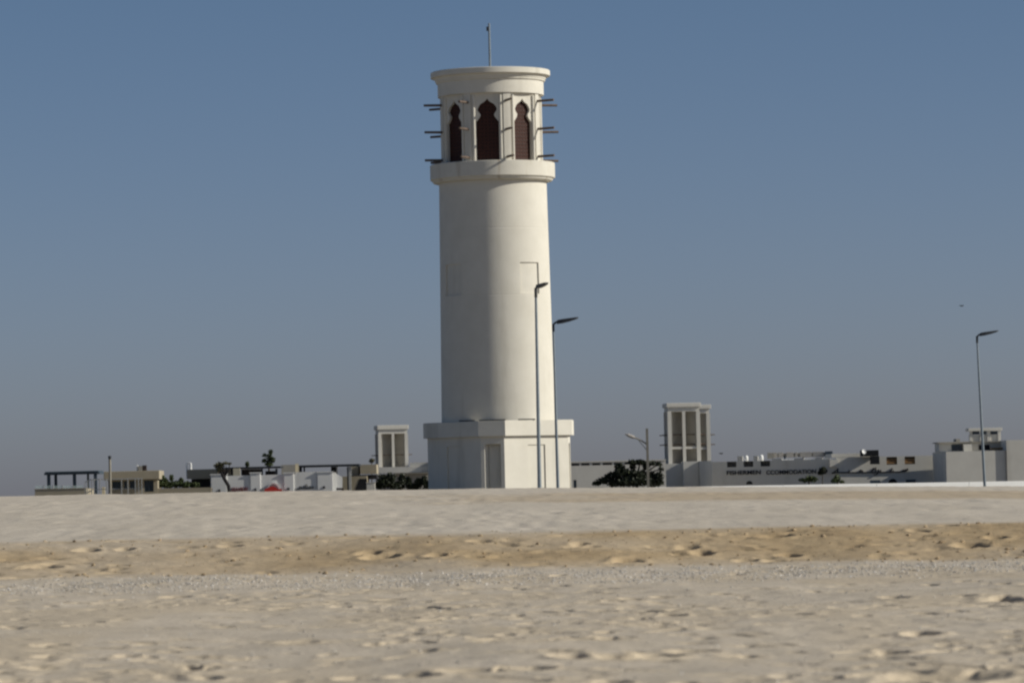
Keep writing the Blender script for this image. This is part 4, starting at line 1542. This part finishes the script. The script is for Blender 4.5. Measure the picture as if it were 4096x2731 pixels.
strokes(T, 'cursive_lettering', [
    ([(660, 655), (900, 655), (1100, 654), (1400, 655), (1700, 646), (1880, 640), (1980, 630), (2025, 605), (2025, 585)], 24),
    ([(600, 665), (660, 655)], 30), ([(700, 655), (712, 585)], 26), ([(640, 640), (690, 605)], 18), ([(905, 655), (925, 622)], 26), ([(1110, 652), (1135, 610), (1165, 620), (1185, 652)], 22),
    ([(1330, 650), (1390, 575)], 26), ([(1420, 655), (1425, 560)], 18), ([(1470, 650), (1478, 600)], 20), ([(1510, 650), (1520, 610)], 20), ([(1395, 700), (1440, 690), (1470, 655)], 20),
    ([(1680, 645), (1720, 605), (1735, 580)], 26), ([(1735, 640), (1760, 620)], 20), ([(1930, 635), (1950, 600)], 20), ([(1980, 630), (1985, 595)], 20)], -0.02, LETTERD, 0.09, (3200, 1750), 4.704)
strokes(T, 'round_letter', [
    ([(365, 660), (370, 600), (420, 570), (480, 580), (505, 620), (480, 665), (420, 680), (365, 660)], 26), ([(420, 625), (450, 625)], 24)], -0.02, LETTERD, 0.09, (3200, 1750), 4.704)

T = Thing('roof_machine', 'black stepped plant box on the roof edge beside a white dish', 'rooftop unit', 3490, 411, sy=1850)
T.box('upper_box', DARKVOID, 3444, 1800, 3513, 1824, -0.5, 1.2)
T.box('lower_box', DARKVOID, 3480, 1824.2, 3516, 1856, -0.6, -0.04)
T.o.location.z = T.o.location.z
T = Thing('satellite_dish', 'small white dish in front of the black roof box', 'dish', 3455, 409.5, sy=1806)
zr = W(3455, 1824, 409.5).z
T.o.location.z = zr
bm = bmesh.new()
lathe(bm, [(0.01, 0.0), (0.12, 0.02), (0.2, 0.07), (0.21, 0.07), (0.12, 0.0), (0.01, -0.02)], 20)
dsh = T.part('bowl', bm, TANK)
dsh.location = (0, 0, W(3455, 1806, 409.5).z - zr)
dsh.rotation_euler = (R(75), 0, R(25))
bm = bmesh.new(); tube(bm, [(0, 0.03, 0), (0, 0.03, dsh.location.z)], 0.025, 6)
T.part('stand', bm, RAILM)

# plain block at the right edge
T = Thing('plain_block', 'plain pale block with a set back upper storey at the right edge', 'building', 3930, 404, yaw=R(3.5), sy=1925)
x0, x1, z0, z1 = T.rect(3785, 1803, 4026, None)
bm = bmesh.new(); bx(bm, x0, x1, 0, 7.85, z0, z1)
T.part('wall', bm, WHITE)
T.box('right_wall', WHITE, 4027, 1757, 4300, None, -0.19, 6.5)
up = T.box('upper_wall', WHITE, 3778, 1768, 4026.7, 1802.6, 3.2, 5.8)
T.box('roof_edge', GREYB, 3770, 1763.5, 4026.5, 1767.7, 2.8, 6.0)
T.box('window', GLASS, 3828, 1775, 3871, 1801, 3.14, 3.19, parent=up)
T.box('window', DARKVOID, 3938, 1777, 3982, 1797, 3.14, 3.19, parent=up)
T.box('wall_pier', WHITE, 3874, 1774, 3908, 1802.5, 2.7, 3.1)
T.box('sun_shade', SLATW, 3983, 1789, 4026, 1795, 1.8, 3.1)
T.box('roof_hut', GREYB, 3856, 1752, 3872, 1763.3, 4.5, 6)

T = Thing('roof_lantern', 'white glazed roof lantern with a thin slab on the right block', 'roof lantern', 3940, 409, yaw=R(3.5), sy=1765)
zr = W(3940, 1763.5, 409).z
T.o.location.z = zr; T.z0 = zr
T.box('roof_slab', WHITE, 3872, 1711, 4008, 1723, -0.2, 1.5, bevel=0.02)
T.box('wall', WHITE, 3884, 1737, 4000, 1763.2, 0.12, 1.3)
for a, b in ((3878, 3889), (3920, 3930), (3949, 3962), (3993, 4004)):
    T.box('post', WHITE, a, 1723.3, b, 1763.2, 0, 0.11)
for a, b in ((3890, 3919), (3931, 3948), (3963, 3992)):
    T.box('pane', GLASS, a, 1723.4, b, 1736.7, 0.2, 0.24)

# ------------------------------------------------------------------ birds in the sky
for lab, sx, sy, d in (('tiny dark bird flying right of the taller wind catcher', 2885, 1814, 300), ('tiny dark bird high in the sky above the right street lamp', 3847, 1224, 300)):
    p = W(sx, sy, d)
    o = empty('bird', p, R(30))
    tag(o, lab, 'bird')
    bm = bmesh.new()
    tube(bm, [(-0.13, 0, 0), (-0.05, 0, 0.01), (0.05, 0, 0.015), (0.11, 0, 0.02), (0.15, 0, 0.01)], [0.012, 0.035, 0.04, 0.028, 0.004], 8)
    obj('body', bm, HEADM, o)
    for s in (-1, 1):
        bm = bmesh.new()
        pts = [(0.06, 0.03 * s, 0.02), (0.02, 0.15 * s, 0.07), (-0.06, 0.30 * s, 0.03), (-0.08, 0.18 * s, 0.05), (-0.05, 0.03 * s, 0.02)]
        a = [bm.verts.new(q) for q in pts]; b = [bm.verts.new((q[0], q[1], q[2] - 0.008)) for q in pts]
        bm.faces.new(a); bm.faces.new(b[::-1])
        for i in range(5): bm.faces.new((a[i], b[i], b[(i + 1) % 5], a[(i + 1) % 5]))
        obj('wing', bm, HEADM, o)
